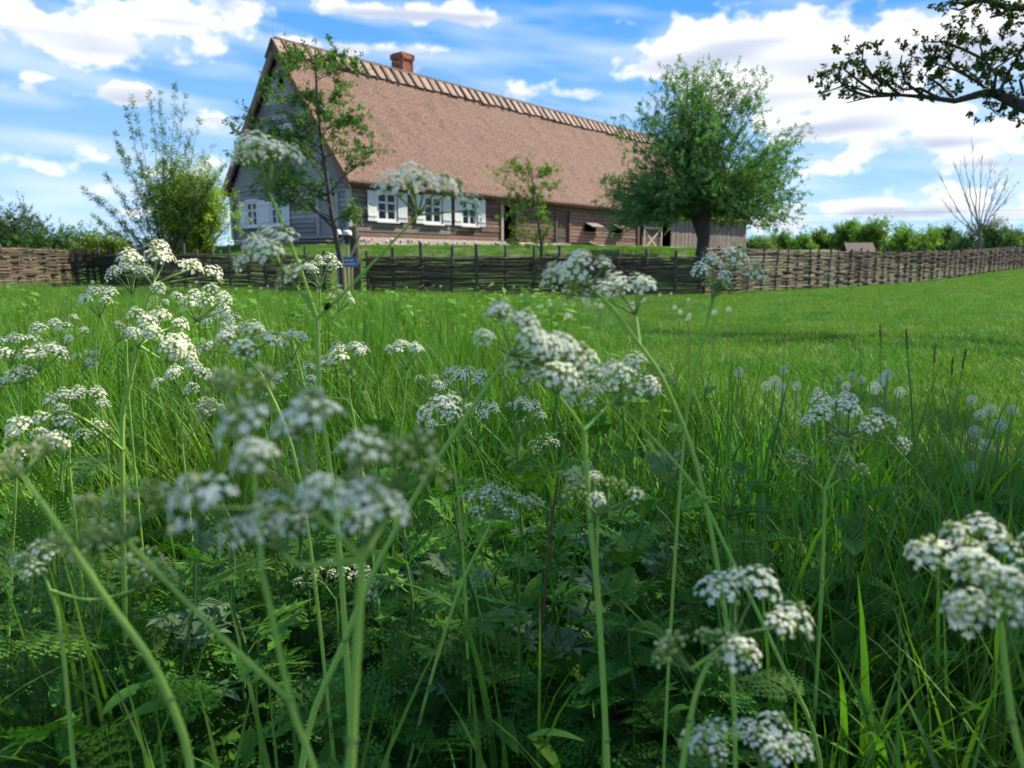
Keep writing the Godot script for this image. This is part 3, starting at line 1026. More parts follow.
# a bush or tree that is one rounded or pointed mass of leaves on several stems
func bush(called: String, base: Vector3, size: Vector3, stems: int, label: String, category: String, group: String, col: Color, leaf: Vector2, count: int, open := 0.5) -> void:
	var o := thing(called, base, label, category, group)
	var b := MB.new()
	var lp := []
	for k in stems:
		var a := TAU * k / stems + r(-0.4, 0.4)
		var rad := sqrt(rng.randf())
		var e := Vector3(cos(a) * rad * size.x * 0.5, size.y * (1.0 - 0.45 * rad * rad) * r(0.72, 1.05), sin(a) * rad * size.z * 0.5)
		var p := bez(Vector3(cos(a), 0, sin(a)) * size.x * 0.05, Vector3(e.x * 0.4, e.y * 0.5, e.z * 0.4), e, 5, size.y * 0.015)
		b.tube(p, taper(p.size(), size.y * 0.012 + 0.008, 0.006), 4, Color(0.1, 0.085, 0.06), false)
		for m in count:
			var t := 1.0 - open * 1.4 * rng.randf() * rng.randf() - 0.12 * rng.randf()
			t = clampf(t if rng.randf() < 0.8 else r(0.12, 1.0), 0.05, 1.0)
			var j := clampi(int(t * 5), 0, 4)
			var w := size.x * 0.16
			var q := p[j].lerp(p[j + 1], t * 5 - j) + Vector3(r(-w, w), r(-w, w) * 0.8, r(-w, w)) * sqrt(t)
			q.y = maxf(q.y, 0.1)
			lp.append([q, (p[j + 1] - p[j]).normalized() + Vector3(r(-1, 1), r(-0.5, 1), r(-1, 1))])
	part("stems", b.mesh(), M.bark_vc, o)
	var ms := [sprig(leaf.x * 2.4, 9, leaf.x, leaf.y, col), sprig(leaf.x * 2.0, 8, leaf.x * 1.1, leaf.y, col, 0.6)]
	foliage(o, lp, ms, Vector2(0.75, 1.3), [1, 1, 1])

func conifer(base: Vector3, height: float, width: float, label: String) -> void:
	var o := thing("spruce_tree", base, label, "tree", "far dark spruces")
	var b := MB.new()
	b.tube(PackedVector3Array([Vector3.ZERO, Vector3(0, height, 0)]), PackedFloat32Array([width * 0.05, 0.02]), 5, Color(0.06, 0.045, 0.035))
	part("trunk", b.mesh(), M.bark_vc, o)
	var lp := []
	for k in 340:
		var t := sqrt(rng.randf())
		var y := height * (1.0 - t * 0.95)
		var a := r(0, TAU)
		var w := width * 0.5 * t * r(0.5, 1.0)
		lp.append([Vector3(cos(a) * w, y, sin(a) * w), Vector3(cos(a), -0.25, sin(a))])
	foliage(o, lp, [sprig(0.9, 12, 0.42, 0.1, Color(0.016, 0.032, 0.022))], Vector2(0.8, 1.4), [1, 1, 1])

func build_trees() -> void:
	# --- the old pollard willow behind the fence
	var wb := onground(6.8, 28.0)
	var lift := 0.55 - wb.y
	var o := thing("willow_tree", wb, "big round-crowned pollard willow with a short stout trunk behind the fence", "tree")
	var b := MB.new()
	var trunk := PackedVector3Array([Vector3(-0.1, -0.1, 0), Vector3(-0.02, 0.5 + lift, 0), Vector3(0.02, 1.0 + lift, 0.02), Vector3(-0.05, 1.45 + lift, 0), Vector3(-0.12, 1.8 + lift, 0)])
	b.tube(trunk, PackedFloat32Array([0.3, 0.22, 0.22, 0.28, 0.34]), 12, Color(0.075, 0.062, 0.052))
	for k in 9:                          # knuckles where it was lopped
		var a := TAU * k / 9 + r(-0.2, 0.2)
		b.tube(PackedVector3Array([Vector3(-0.12, 1.6 + lift, 0), Vector3(-0.12 + cos(a) * 0.34, 1.85 + lift, sin(a) * 0.34), Vector3(-0.12 + cos(a) * 0.5, 2.15 + lift, sin(a) * 0.5)]), PackedFloat32Array([0.16, 0.14, 0.07]), 6, Color(0.075, 0.062, 0.052))
	var lp := []
	for k in 150:
		var a := r(0, TAU)
		var rad := pow(rng.randf(), 0.6)
		var e := Vector3(cos(a) * rad * 3.5, 6.4 - 2.7 * rad * rad + r(-1.7, 0.8), sin(a) * rad * 3.2)
		if k < 46: e = Vector3(cos(a) * r(2.4, 3.85), r(1.5, 3.9), sin(a) * r(2.2, 3.4))
		if k >= 46 and k < 76: e = Vector3(cos(a) * r(0.9, 2.3), r(1.9, 3.2), sin(a) * r(0.9, 2.3))
		e.y += lift
		var s := Vector3(-0.12 + cos(a) * 0.42 * rad, 1.95 + lift, sin(a) * 0.42 * rad)
		var c := s + (e - s) * 0.4 + Vector3(0, 0.5, 0)
		var p := bez(s, c, e, 7, 0.06)
		b.tube(p, taper(p.size(), 0.045, 0.006), 5, Color(0.13, 0.115, 0.085), false)
		for m in 72:
			var t := clampf([0.3, 0.5, 0.66, 0.8, 0.9, 1.0][m % 6] + r(-0.06, 0.05), 0.0, 0.999)
			var j := clampi(int(t * 7), 0, 6)
			var w: float = 0.3 + 0.1 * (m % 2)
			var q := p[j].lerp(p[j + 1], t * 7 - j) + Vector3(r(-w, w), r(-w, w), r(-w, w))
			lp.append([q, (p[j + 1] - p[j]).normalized() * 0.8 + Vector3(r(-1, 1), r(-0.8, 0.8), r(-1, 1))])
	part("trunk", b.mesh(), M.bark_vc, o)
	var wc := Color(0.125, 0.25, 0.085)
	foliage(o, lp, [sprig(0.26, 11, 0.11, 0.042, wc), sprig(0.22, 10, 0.105, 0.045, wc, 0.6)], Vector2(0.8, 1.25), [1, 1, 1])

	# --- slim young tree beside the gate
	var yb := onground(-3.98, 18.3)
	o = thing("young_tree", yb, "slim young tree with sparse leaves in front of the gable", "tree")
	b = MB.new()
	var tr := PackedVector3Array()
	for q in [[346, 292], [341, 262], [335, 232], [331, 210], [327, 180], [322, 148], [318, 110], [316, 75], [315, 48]]:
		tr.append(at(q[0], q[1], 18.3) - yb)
	tr[0] = Vector3(0, -0.1, 0)
	lp = []
	var tg := []
	for q in [[245, 118, 18.0], [232, 128, 18.6], [262, 90, 18.8], [285, 75, 18.0], [250, 165, 18.4], [275, 170, 17.6], [268, 140, 19.0], [295, 115, 17.5], [300, 60, 18.5], [338, 95, 18.7], [352, 70, 18.2], [347, 120, 17.7], [362, 125, 18.8], [372, 150, 18.2], [360, 150, 17.8], [300, 150, 19.0], [280, 200, 18.0], [305, 185, 17.6], [355, 215, 18.2], [320, 70, 18.0], [335, 60, 18.8], [290, 135, 18.1], [260, 190, 18.4], [310, 100, 18.6], [325, 125, 18.0], [240, 150, 18.9]]:
		tg.append(at(q[0], q[1], q[2]) - yb)
	limbs(b, tr, 0.075, tg, lp, {"from": 0.3, "twigs": 10, "twig": 0.45, "leaves": 5, "loose": 0.09, "bare": 0.35, "limb": 0.4, "rise": 0.9, "bark": Color(0.07, 0.06, 0.05)})
	part("trunk", b.mesh(), M.bark_vc, o)
	var yc := Color(0.1, 0.19, 0.045)
	foliage(o, lp, [sprig(0.14, 7, 0.09, 0.042, yc), sprig(0.12, 6, 0.09, 0.044, yc)], Vector2(0.8, 1.3), [1, 1, 1])

	# --- small tree before the doors
	var sb := onground(0.98, 26.5)
	o = thing("small_tree", sb, "small light green tree on the lawn in front of the house doors", "tree")
	b = MB.new()
	tr = PackedVector3Array([Vector3(0, -0.1, 0), Vector3(0.02, 0.6, 0), Vector3(-0.08, 1.3, 0), Vector3(-0.25, 2.1, 0), Vector3(-0.32, 3.1, 0)])
	lp = []
	tg = []
	for q in [[500, 172], [510, 165], [526, 158], [522, 172], [545, 175], [556, 188], [497, 182], [512, 200], [540, 205], [520, 225], [512, 235], [545, 232], [530, 190], [552, 172], [505, 215], [535, 240], [522, 205], [515, 245], [548, 218]]:
		tg.append(at(q[0], q[1], 26.5 + r(-0.8, 0.8)) - sb)
	limbs(b, tr, 0.06, tg, lp, {"from": 0.2, "twigs": 8, "twig": 0.45, "leaves": 4, "loose": 0.12, "bare": 0.3, "rise": 0.8, "bark": Color(0.09, 0.07, 0.055)})
	part("trunk", b.mesh(), M.bark_vc, o)
	var sc := Color(0.15, 0.26, 0.045)
	foliage(o, lp, [sprig(0.16, 7, 0.09, 0.045, sc), sprig(0.14, 6, 0.1, 0.045, sc)], Vector2(0.8, 1.25), [1, 1, 1])

	# --- bright bush and the tall thin willow shoots beside it, behind the fence on the left
	bush("willow_bush", onground(-10.9, 26.6), Vector3(3.3, 4.1, 2.6), 44, "bright yellow-green bush growing behind the woven fence", "bush", "", Color(0.24, 0.36, 0.04), Vector2(0.12, 0.042), 80, 0.9)
	var tb := onground(-11.4, 25.8)
	o = thing("willow_sapling", tb, "tall sparse willow shoots fanning out above the bright bush", "tree")
	b = MB.new()
	lp = []
	for q in [[85, 190], [92, 215], [112, 130], [120, 150], [125, 108], [132, 100], [140, 160], [150, 95], [160, 92], [165, 120], [175, 88], [185, 95], [192, 130], [200, 120], [205, 150], [212, 165], [218, 172], [105, 175], [98, 200], [228, 160], [215, 145]]:
		var e := at(q[0], q[1], 25.6 + r(-0.8, 0.8)) - tb
		var s := Vector3(r(-0.15, 0.15), 0, r(-0.15, 0.15))
		var c := Vector3(e.x * 0.35, e.y * 0.55, e.z * 0.4)
		var p := bez(s, c, e, 8, 0.05)
		b.tube(p, taper(p.size(), 0.022, 0.004), 4, Color(0.13, 0.12, 0.08), false)
		for m in 64:
			var t := r(0.3, 0.999)
			var j := clampi(int(t * 8), 0, 7)
			var w := 0.24 * (1.25 - t)
			lp.append([p[j].lerp(p[j + 1], t * 8 - j) + Vector3(r(-w, w), r(-w, w), r(-w, w)), (p[j + 1] - p[j]).normalized() + Vector3(r(-1, 1), r(-0.3, 1), r(-1, 1)) * 0.7])
	part("shoots", b.mesh(), M.bark_vc, o)
	var tc := Color(0.15, 0.23, 0.08)
	foliage(o, lp, [sprig(0.14, 7, 0.11, 0.034, tc)], Vector2(0.8, 1.3), [1, 1, 1])

	# --- far bushes on the left
	for q in [[-39.5, 62.0, 5.6, 6.0, "dark rounded tree standing highest beyond the left fence", Color(0.05, 0.1, 0.03)], [-33.5, 58.0, 5.6, 3.5, "low dark green bush between the dark tree and the yellow-green bush", Color(0.06, 0.125, 0.025)], [-28.2, 54.0, 4.0, 3.1, "yellow-green bush at the end of the far hedge on the left", Color(0.14, 0.21, 0.03)], [-44.0, 66.0, 7.0, 4.2, "broad green bush behind the dark rounded tree", Color(0.06, 0.12, 0.03)], [-23.2, 52.0, 3.2, 1.9, "smallest green bush beyond the left fence", Color(0.09, 0.16, 0.03)]]:
		bush("distant_bush", onground(q[0], q[1]) - Vector3(0, 0.2, 0), Vector3(q[2], q[3], q[2]), 20, q[4], "bush", "", q[5], Vector2(0.22, 0.1), 60, 0.9)

	# --- hedge of bright bushes and spruces beyond the right fence
	var names := ["pale green bush at the house end of the far hedge", "feathery pale green bush, second from the house", "slender pointed green bush in the far hedge", "broad bright green bush above the brown hut", "tall two-peaked green bush right of the brown hut", "rounded bush standing highest in the far hedge", "low bright bush in the gap of the far hedge", "wide yellow-green bush left of the dark spruces", "grey-green bush behind the bare tree", "dark green rounded tree behind the bare tree's stem", "green bush right of the bare tree", "blue-green bush at the far end of the hedge"]
	var xs := [758, 782, 803, 822, 848, 872, 893, 914, 950, 972, 998, 1016]
	var tops := [238, 229, 236, 227, 220, 217, 238, 226, 229, 228, 223, 229]
	var wide := [3.2, 2.9, 2.2, 3.8, 3.0, 3.8, 2.6, 5.6, 3.6, 4.6, 4.2, 3.8]
	for k in xs.size():
		var d := 82.0 + 14.0 * fmod(k * 0.618, 1.0)
		var top := at(xs[k], tops[k], d)
		var g := onground(top.x, d)
		var tone := 0.85 + 0.3 * fmod(k * 0.37, 1.0)
		var bc := Color(0.16 * tone, 0.27 * tone, 0.04) if k < 8 else Color(0.1 * tone, 0.18 * tone, 0.055)
		g.y = minf(g.y, 1.3) - 0.3
		bush("hedge_bush", g, Vector3(wide[k], maxf(top.y - g.y, 2.0), wide[k]), 16, names[k], "bush", "bushes of the far hedge", bc, Vector2(0.3, 0.14), 60, 0.9)
	for q in [[931, 226, 118.0, 2.6], [940, 228, 121.0, 2.8], [1006, 226, 117.0, 2.6], [1020, 228, 120.0, 3.0], [1013, 231, 124.0, 2.6]]:
		var top := at(q[0], q[1], q[2])
		var g := onground(top.x, q[2])
		conifer(g, top.y - g.y, q[3], "dark pointed spruce between the wide yellow-green bush and the bare tree" if q[0] < 960 else "dark pointed spruce beyond the bushes past the bare tree")

	# --- bare tree on the right
	var bb := onground(27.6, 45.5)
	bb = onground(29.4, 49.0)
	o = thing("bare_tree", bb, "nearly leafless slender tree rising over the woven fence", "tree")
	b = MB.new()
	lp = []
	var bk := Color(0.17, 0.13, 0.11)
	var fork := at(979, 226, 49.0) - bb
	b.tube(PackedVector3Array([Vector3(0, -0.1, 0), fork * 0.5 + Vector3(0.04, 0, 0), fork]), PackedFloat32Array([0.13, 0.1, 0.085]), 7, bk)
	for q in [[938, 172], [940, 198], [952, 156], [963, 148], [973, 143], [983, 150], [992, 160], [1002, 170], [1010, 192], [996, 182], [962, 178], [1008, 178]]:
		var e := at(q[0], q[1], 49.0 + r(-0.9, 0.9)) - bb
		var low := fork - Vector3(0, r(0.0, 0.7), 0)
		var p := bez(low, low.lerp(e, 0.45) + Vector3((e.x - low.x) * 0.12, -0.1, 0), e, 7, 0.05)
		b.tube(p, taper(p.size(), 0.04, 0.007), 5, bk, false)
		for m in 9:
			var t := r(0.35, 0.95)
			var k := clampi(int(t * 7), 0, 6)
			var st := p[k].lerp(p[k + 1], t * 7 - k)
			var te := st + ((p[k + 1] - p[k]).normalized() + Vector3(r(-0.6, 0.6), 0.1, r(-0.6, 0.6))).normalized() * r(0.4, 1.1)
			b.tube(PackedVector3Array([st, te]), PackedFloat32Array([0.014, 0.005]), 3, bk, false)
			lp.append([te, te - st])
	part("trunk", b.mesh(), M.bark_vc, o)
	var few := []
	for l in lp:
		if l[0].x > 0.4 and l[0].y > 3.2 and rng.randf() < 0.9: few.append(l)
	foliage(o, few, [sprig(0.3, 8, 0.12, 0.055, Color(0.08, 0.1, 0.04))], Vector2(0.7, 1.2), [1, 1, 1])
	build_oak()

func build_oak() -> void:
	# --- the oak whose bough hangs into view; it stands beside the camera and shades the near meadow
	var ob := onground(9.0, 4.6)
	var o := thing("oak_tree", ob, "dark oak bough with lobed leaves reaching across the sky", "tree")
	var b := MB.new()
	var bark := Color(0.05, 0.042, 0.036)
	var tr := PackedVector3Array([Vector3(0, -0.2, 0), Vector3(-0.05, 1.2, 0.05), Vector3(0.05, 2.6, 0), Vector3(-0.1, 4.2, 0.1), Vector3(0.1, 6.0, 0), Vector3(0.0, 8.2, 0.1)])
	var lp := []
	var tg := []
	for k in 31:
		tg.append(in_ellipsoid(Vector3(-1.6, 7.3, 2.0), Vector3(6.4, 2.9, 4.6), 0.4))
	for q in [Vector3(4.3, 6.4, -2.5), Vector3(3.9, 5.9, -2.8), Vector3(4.8, 6.9, -2.1), Vector3(5.2, 6.2, -3.0), Vector3(4.6, 6.0, -1.8)]:
		tg.append(q - ob)
	limbs(b, tr, 0.42, tg, lp, {"from": 0.3, "twigs": 10, "twig": 1.0, "leaves": 4, "loose": 0.3, "bare": 0.3, "limb": 0.38, "rise": 0.45, "bark": bark})
	# the bough in view
	var lb := []
	var main := PackedVector3Array()
	for q in [[1190, 175, 7.6], [1080, 128, 7.9], [1024, 106, 8.2], [1000, 95, 8.4], [988, 92, 8.5], [955, 101, 8.7], [925, 97, 8.9], [900, 95, 9.0], [870, 97, 9.1], [846, 103, 9.2]]:
		main.append(at(q[0], q[1], q[2]) - ob)
	main[0] = Vector3(-0.05, 2.4, 0.0)
	b.tube(main, PackedFloat32Array([0.13, 0.085, 0.068, 0.055, 0.046, 0.032, 0.025, 0.019, 0.013, 0.005]), 7, bark)
	var subs := [[[990, 92], [975, 80], [955, 70], [930, 62], [928, 48]], [[994, 92], [996, 75], [985, 60], [980, 45], [988, 30]], [[998, 95], [1010, 70], [1022, 50], [1030, 30]], [[900, 95], [888, 85], [872, 75], [862, 60], [864, 45]], [[925, 97], [905, 82], [900, 65], [902, 55]], [[870, 97], [850, 90], [836, 78], [830, 85]], [[955, 100], [940, 85], [925, 75], [938, 55]], [[985, 60], [965, 50], [945, 42], [928, 42]], [[880, 96], [860, 82], [845, 70], [850, 55]], [[900, 95], [870, 92], [845, 85], [826, 92]], [[975, 80], [990, 72], [1005, 62], [1015, 55]], [[1005, 98], [1000, 110], [995, 112], [990, 108]], [[1015, 100], [1018, 115], [1008, 118]], [[940, 99], [920, 88], [905, 90], [890, 80]], [[960, 72], [950, 62], [952, 50], [960, 45]], [[1024, 95], [1020, 80], [1035, 70], [1040, 50]]]
	var ups := [[[1100, -40], [1040, 5], [1010, 8], [985, 0], [962, 3], [945, 2]], [[1010, 8], [1000, 15], [990, 18]], [[975, 2], [960, 10], [950, 8]], [[1090, 30], [1040, 25], [1018, 22], [1008, 28]]]
	for s in subs + ups:
		var p := PackedVector3Array()
		var d := 8.3 if s[0][0] > 990 else 8.8
		for q in s: p.append(at(q[0], q[1], d + r(-0.15, 0.15)) - ob)
		if s[0][1] < -30: p[0] = Vector3(-0.02, 3.6, 0.05)
		b.tube(p, taper(p.size(), 0.02 if s[0][1] > -30 else 0.055, 0.006), 5, bark, false)
		for i in p.size() - 1:
			if s[0][0] > 1060 and i == 0: continue
			for m in 8:
				var t := rng.randf()
				var q := p[i].lerp(p[i + 1], t)
				if i > 0 or t > 0.45:
					lb.append([q + Vector3(r(-1, 1), r(-0.6, 1), r(-1, 1)) * 0.16, Vector3(r(-1, 1), r(-0.4, 1), r(-1, 1))])
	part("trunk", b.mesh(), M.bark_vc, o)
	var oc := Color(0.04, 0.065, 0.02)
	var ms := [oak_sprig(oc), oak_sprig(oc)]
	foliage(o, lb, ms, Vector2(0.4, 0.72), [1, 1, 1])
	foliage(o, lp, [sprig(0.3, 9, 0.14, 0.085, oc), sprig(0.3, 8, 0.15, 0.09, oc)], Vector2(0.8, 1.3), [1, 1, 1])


# ------------------------------------------------------------------ cow parsley
var umbellets := {}

func make_umbellets() -> void:
	umbellets.white = []
	umbellets.bud = []
	umbellets.half = []
	for k in 3:
		umbellets.white.append(umbellet(34, 1.0, 0.08))
		umbellets.half.append(umbellet(24, 0.8, 0.4))
		umbellets.bud.append(umbellet(14, 0.45, 1.0))

func umbellet(n: int, open: float, buds: float) -> ArrayMesh:
	# a little dome of flowers on threads; unit radius about 1 cm, grows along +y from the origin
	var b := MB.new()
	b.smooth = false
	for k in n:
		var rad := sqrt((k + 0.5) / n)
		var a := 2.39996 * k + r(-0.2, 0.2)
		var tip := Vector3(cos(a) * rad, 0.95 - 0.85 * rad * rad + r(-0.12, 0.12), sin(a) * rad) * 0.0105 * lerpf(0.62, 1.0, open)
		var out := (tip - Vector3(0, -0.004, 0)).normalized()
		var side := out.cross(Vector3(0.3, 0.2, 0.9)).normalized() * 0.00035
		var green := Color(0.2, 0.3, 0.08)
		b.tri(-side, side, tip, green)
		if rng.randf() < buds:
			var s := r(0.0013, 0.0019)
			var g := Color(0.3, 0.4, 0.1) if rng.randf() < 0.6 else Color(0.52, 0.56, 0.28)
			stone(b, tip, Vector3(s, s * 1.1, s), g)
			continue
		var u := out.cross(Vector3(0.1, 0.9, 0.3)).normalized()
		var w := out.cross(u)
		var spin := r(0, TAU)
		var pl := r(0.0012, 0.0022)
		for p in 5:
			var ang := spin + TAU * p / 5
			var d := u * cos(ang) + w * sin(ang)
			var e := out.cross(d)
			var f := r(0.9, 1.05)
			var white := Color(0.87 * f, 0.87 * f, 0.72 * f)
			var m := tip + d * pl * 0.6 + out * pl * 0.15
			var t := tip + d * pl * (1.25 if rad > 0.8 else 1.0) - out * pl * 0.05
			b.tri(tip, m + e * pl * 0.34, m - e * pl * 0.34, white)
			b.tri(m + e * pl * 0.34, t + e * pl * 0.12, m - e * pl * 0.34, white)
		var c := out * 0.0007
		b.tri(tip + c + u * 0.0007, tip + c + w * 0.0007, tip + c - (u + w) * 0.0006, Color(0.5, 0.52, 0.2))
	return b.mesh()

func path_px(pts: Array, d: float) -> PackedVector3Array:
	var o := PackedVector3Array()
	for p in pts:
		o.append(at(p[0], p[1], p[2] if p.size() > 2 else d))
	return o

func smooth_path(p: PackedVector3Array, per: int) -> PackedVector3Array:
	var o := PackedVector3Array()
	for i in p.size() - 1:
		var a := p[maxi(i - 1, 0)]
		var e := p[mini(i + 2, p.size() - 1)]
		for k in per:
			o.append(p[i].cubic_interpolate(p[i + 1], a, e, float(k) / per))
	o.append(p[p.size() - 1])
	return o

# umbel: a hub, its rays and the umbellets they carry
func umbel(o: Node3D, hub: Vector3, mid: Vector3, radius: float, n: int, kind: String, size: float) -> void:
	var b := MB.new()
	var up := (mid - hub)
	var axis := (up.normalized() * 0.55 + Vector3.UP * 0.4 + Vector3(r(-0.15, 0.15), 0, r(0.0, 0.3))).normalized()
	var bas := basis_to(axis, r(0, TAU))
	var h := up.length()
	var ends := []
	n = maxi(4, int(n * 0.72))
	for k in n:
		var rad := sqrt((k + 0.4) / n)
		var a := 2.39996 * k + r(-0.25, 0.25)
		var e := hub + up * 0.92 + bas * Vector3(cos(a) * rad * radius, h * 0.1 - radius * 0.42 * rad * rad + r(-0.16, 0.16) * radius, sin(a) * rad * radius)
		ends.append(e)
		var c := hub.lerp(e, 0.55) + axis * h * 0.02
		b.tube(PackedVector3Array([hub, c, e]), PackedFloat32Array([0.0011, 0.0009, 0.0007]), 4, Color(0.16, 0.26, 0.07), false)
	for k in 5:                           # bracteoles under the hub
		var a := TAU * k / 5
		leaf_shape(b, hub, (Vector3(cos(a), 0.2, sin(a))).normalized(), Vector3.UP, 0.006, 0.002, Color(0.15, 0.24, 0.06))
	var u := part("umbel", b.mesh(), M.stem, o)
	for e in ends:
		var lib: Array = umbellets[kind if kind != "mix" else "white"]
		if kind == "mix": lib = umbellets[["white", "half", "bud"][rng.randi() % 3]]
		var dir: Vector3 = (e - hub).normalized() * 0.5 + axis * 0.8 + Vector3(r(-1, 1), r(-1, 1), r(-1, 1)) * 0.15
		var s := size * r(0.6, 1.2)
		part("umbellet", lib[rng.randi() % 3], M.petal, u, Transform3D(basis_to(dir, r(0, TAU)).scaled(Vector3(s, s, s)), e))

var fern_meshes := []

func fern_leaf(length: float, pairs: int, sub: int, col: Color, curl: float, fine := 1.0) -> ArrayMesh:
	# twice-divided leaf along +z, lying in the xz plane, drooping at its end
	var b := MB.new()
	b.smooth = false
	var drop := func(t: float) -> float: return curl * length * (t * 0.5 - t * t)
	var prev := Vector3.ZERO
	for k in pairs * 2 + 1:
		var t := float(k) / (pairs * 2)
		var p := Vector3(0, drop.call(t), length * t)
		if k > 0: b.quad(prev + Vector3(0.0012, 0, 0), prev - Vector3(0.0012, 0, 0), p - Vector3(0.0009, 0, 0), p + Vector3(0.0009, 0, 0), Color(col.r * 1.3, col.g * 1.25, col.b))
		prev = p
	for k in pairs:
		var t := 0.22 + 0.76 * k / pairs
		var o := Vector3(0, drop.call(t), length * t)
		var pl := length * 0.46 * (1.0 - pow(t, 1.5)) + length * 0.05
		for sg in [-1.0, 1.0]:
			var d := Vector3(sg, -0.12 + r(-0.1, 0.14), 0.5 + 0.35 * t).normalized()
			var nn := Vector3(0, 1, 0)
			var side := d.cross(nn).normalized()
			nn = side.cross(d).normalized()
			b.tri(o - side * 0.0007, o + side * 0.0007, o + d * pl, col)
			for m in sub:
				var q := (m + 0.7) / sub
				var po := o + d * pl * q
				var ll := pl * 0.4 * (1.05 - q * 0.85) * fine
				var f := r(0.85, 1.18)
				var c := Color(col.r * f, col.g * f, col.b * f)
				for s2 in [-1.0, 1.0]:
					var e: Vector3 = (d * 0.75 + side * s2).normalized()
					var w: Vector3 = e.cross(nn).normalized() * ll * 0.24
					var m1: Vector3 = po + e * ll * 0.5 + nn * ll * 0.05
					b.tri(po, m1 + w, m1 - w, c)
					b.tri(m1 + w, po + e * ll * 0.82 + w * 1.1, m1, c)
					b.tri(m1 - w, m1, po + e * ll * 0.82 - w * 1.1, c)
					b.tri(m1 + w * 0.5, po + e * ll, m1 - w * 0.5, c)
	return b.mesh()

func parsley(label: String, d: float, stem: Array, radius: float, heads: Array, leaves := 2, group := "") -> void:
	var p := path_px(stem, d)
	var low := p[0]
	var g := gy(low.x, low.z)
	var foot := Vector3(low.x + (p[0].x - p[1].x) * 0.15, g - 0.01, low.z + r(-0.02, 0.02))
	if low.y > g + 0.03: p.insert(0, foot)
	else: foot = low
	var o := thing("cow_parsley", foot, label, "wildflower", group)
	var b := MB.new()
	var sm := smooth_path(p, 5)
	for i in sm.size(): sm[i] -= foot
	var col := Color(0.27, 0.45, 0.08)
	b.tube(sm, taper(sm.size(), radius, radius * 0.62), 8, col)
	for i in range(1, stem.size()):       # nodes
		var q := path_px([stem[i]], d)[0] - foot
		if i < stem.size() - 1 and i % 2 == 1:
			stone(b, q, Vector3(radius * 1.25, radius * 1.5, radius * 1.25), Color(0.13, 0.23, 0.06))
	var items := []
	for h in heads:
		# [stem index, via points, centre px, radius, rays, kind, depth]
		var hd: float = h[6] if h.size() > 6 else d
		var start := path_px([stem[h[0]]], d)[0]
		var via := PackedVector3Array([start])
		via.append_array(path_px(h[1], hd))
		var mid := at(h[2][0], h[2][1], hd)
		for i in via.size(): via[i] -= foot
		if via.size() > 1:
			var sp := smooth_path(via, 4)
			b.tube(sp, taper(sp.size(), radius * 0.55, maxf(radius * 0.32, 0.0011)), 6, col)
		items.append([via[via.size() - 1], mid - foot, h[3], h[4], h[5]])
	part("stem", b.mesh(), M.stem, o)
	for it in items:
		umbel(o, it[0], it[1], it[2], it[3], it[4], 1.36 if it[4] == "white" else 1.2)
	for k in leaves:
		var t := r(0.04, 0.3)
		var i := clampi(int(t * sm.size()), 0, sm.size() - 1)
		var a := r(-PI, PI)
		var bas := Basis(Vector3.UP, a) * Basis(Vector3.RIGHT, r(-0.5, -0.1))
		part("leaf", fern_meshes[rng.randi() % fern_meshes.size()], M.leaf, o, Transform3D(bas.scaled(Vector3.ONE * (r(0.6, 0.9) if d > 0.88 else r(0.3, 0.45))), sm[i]))

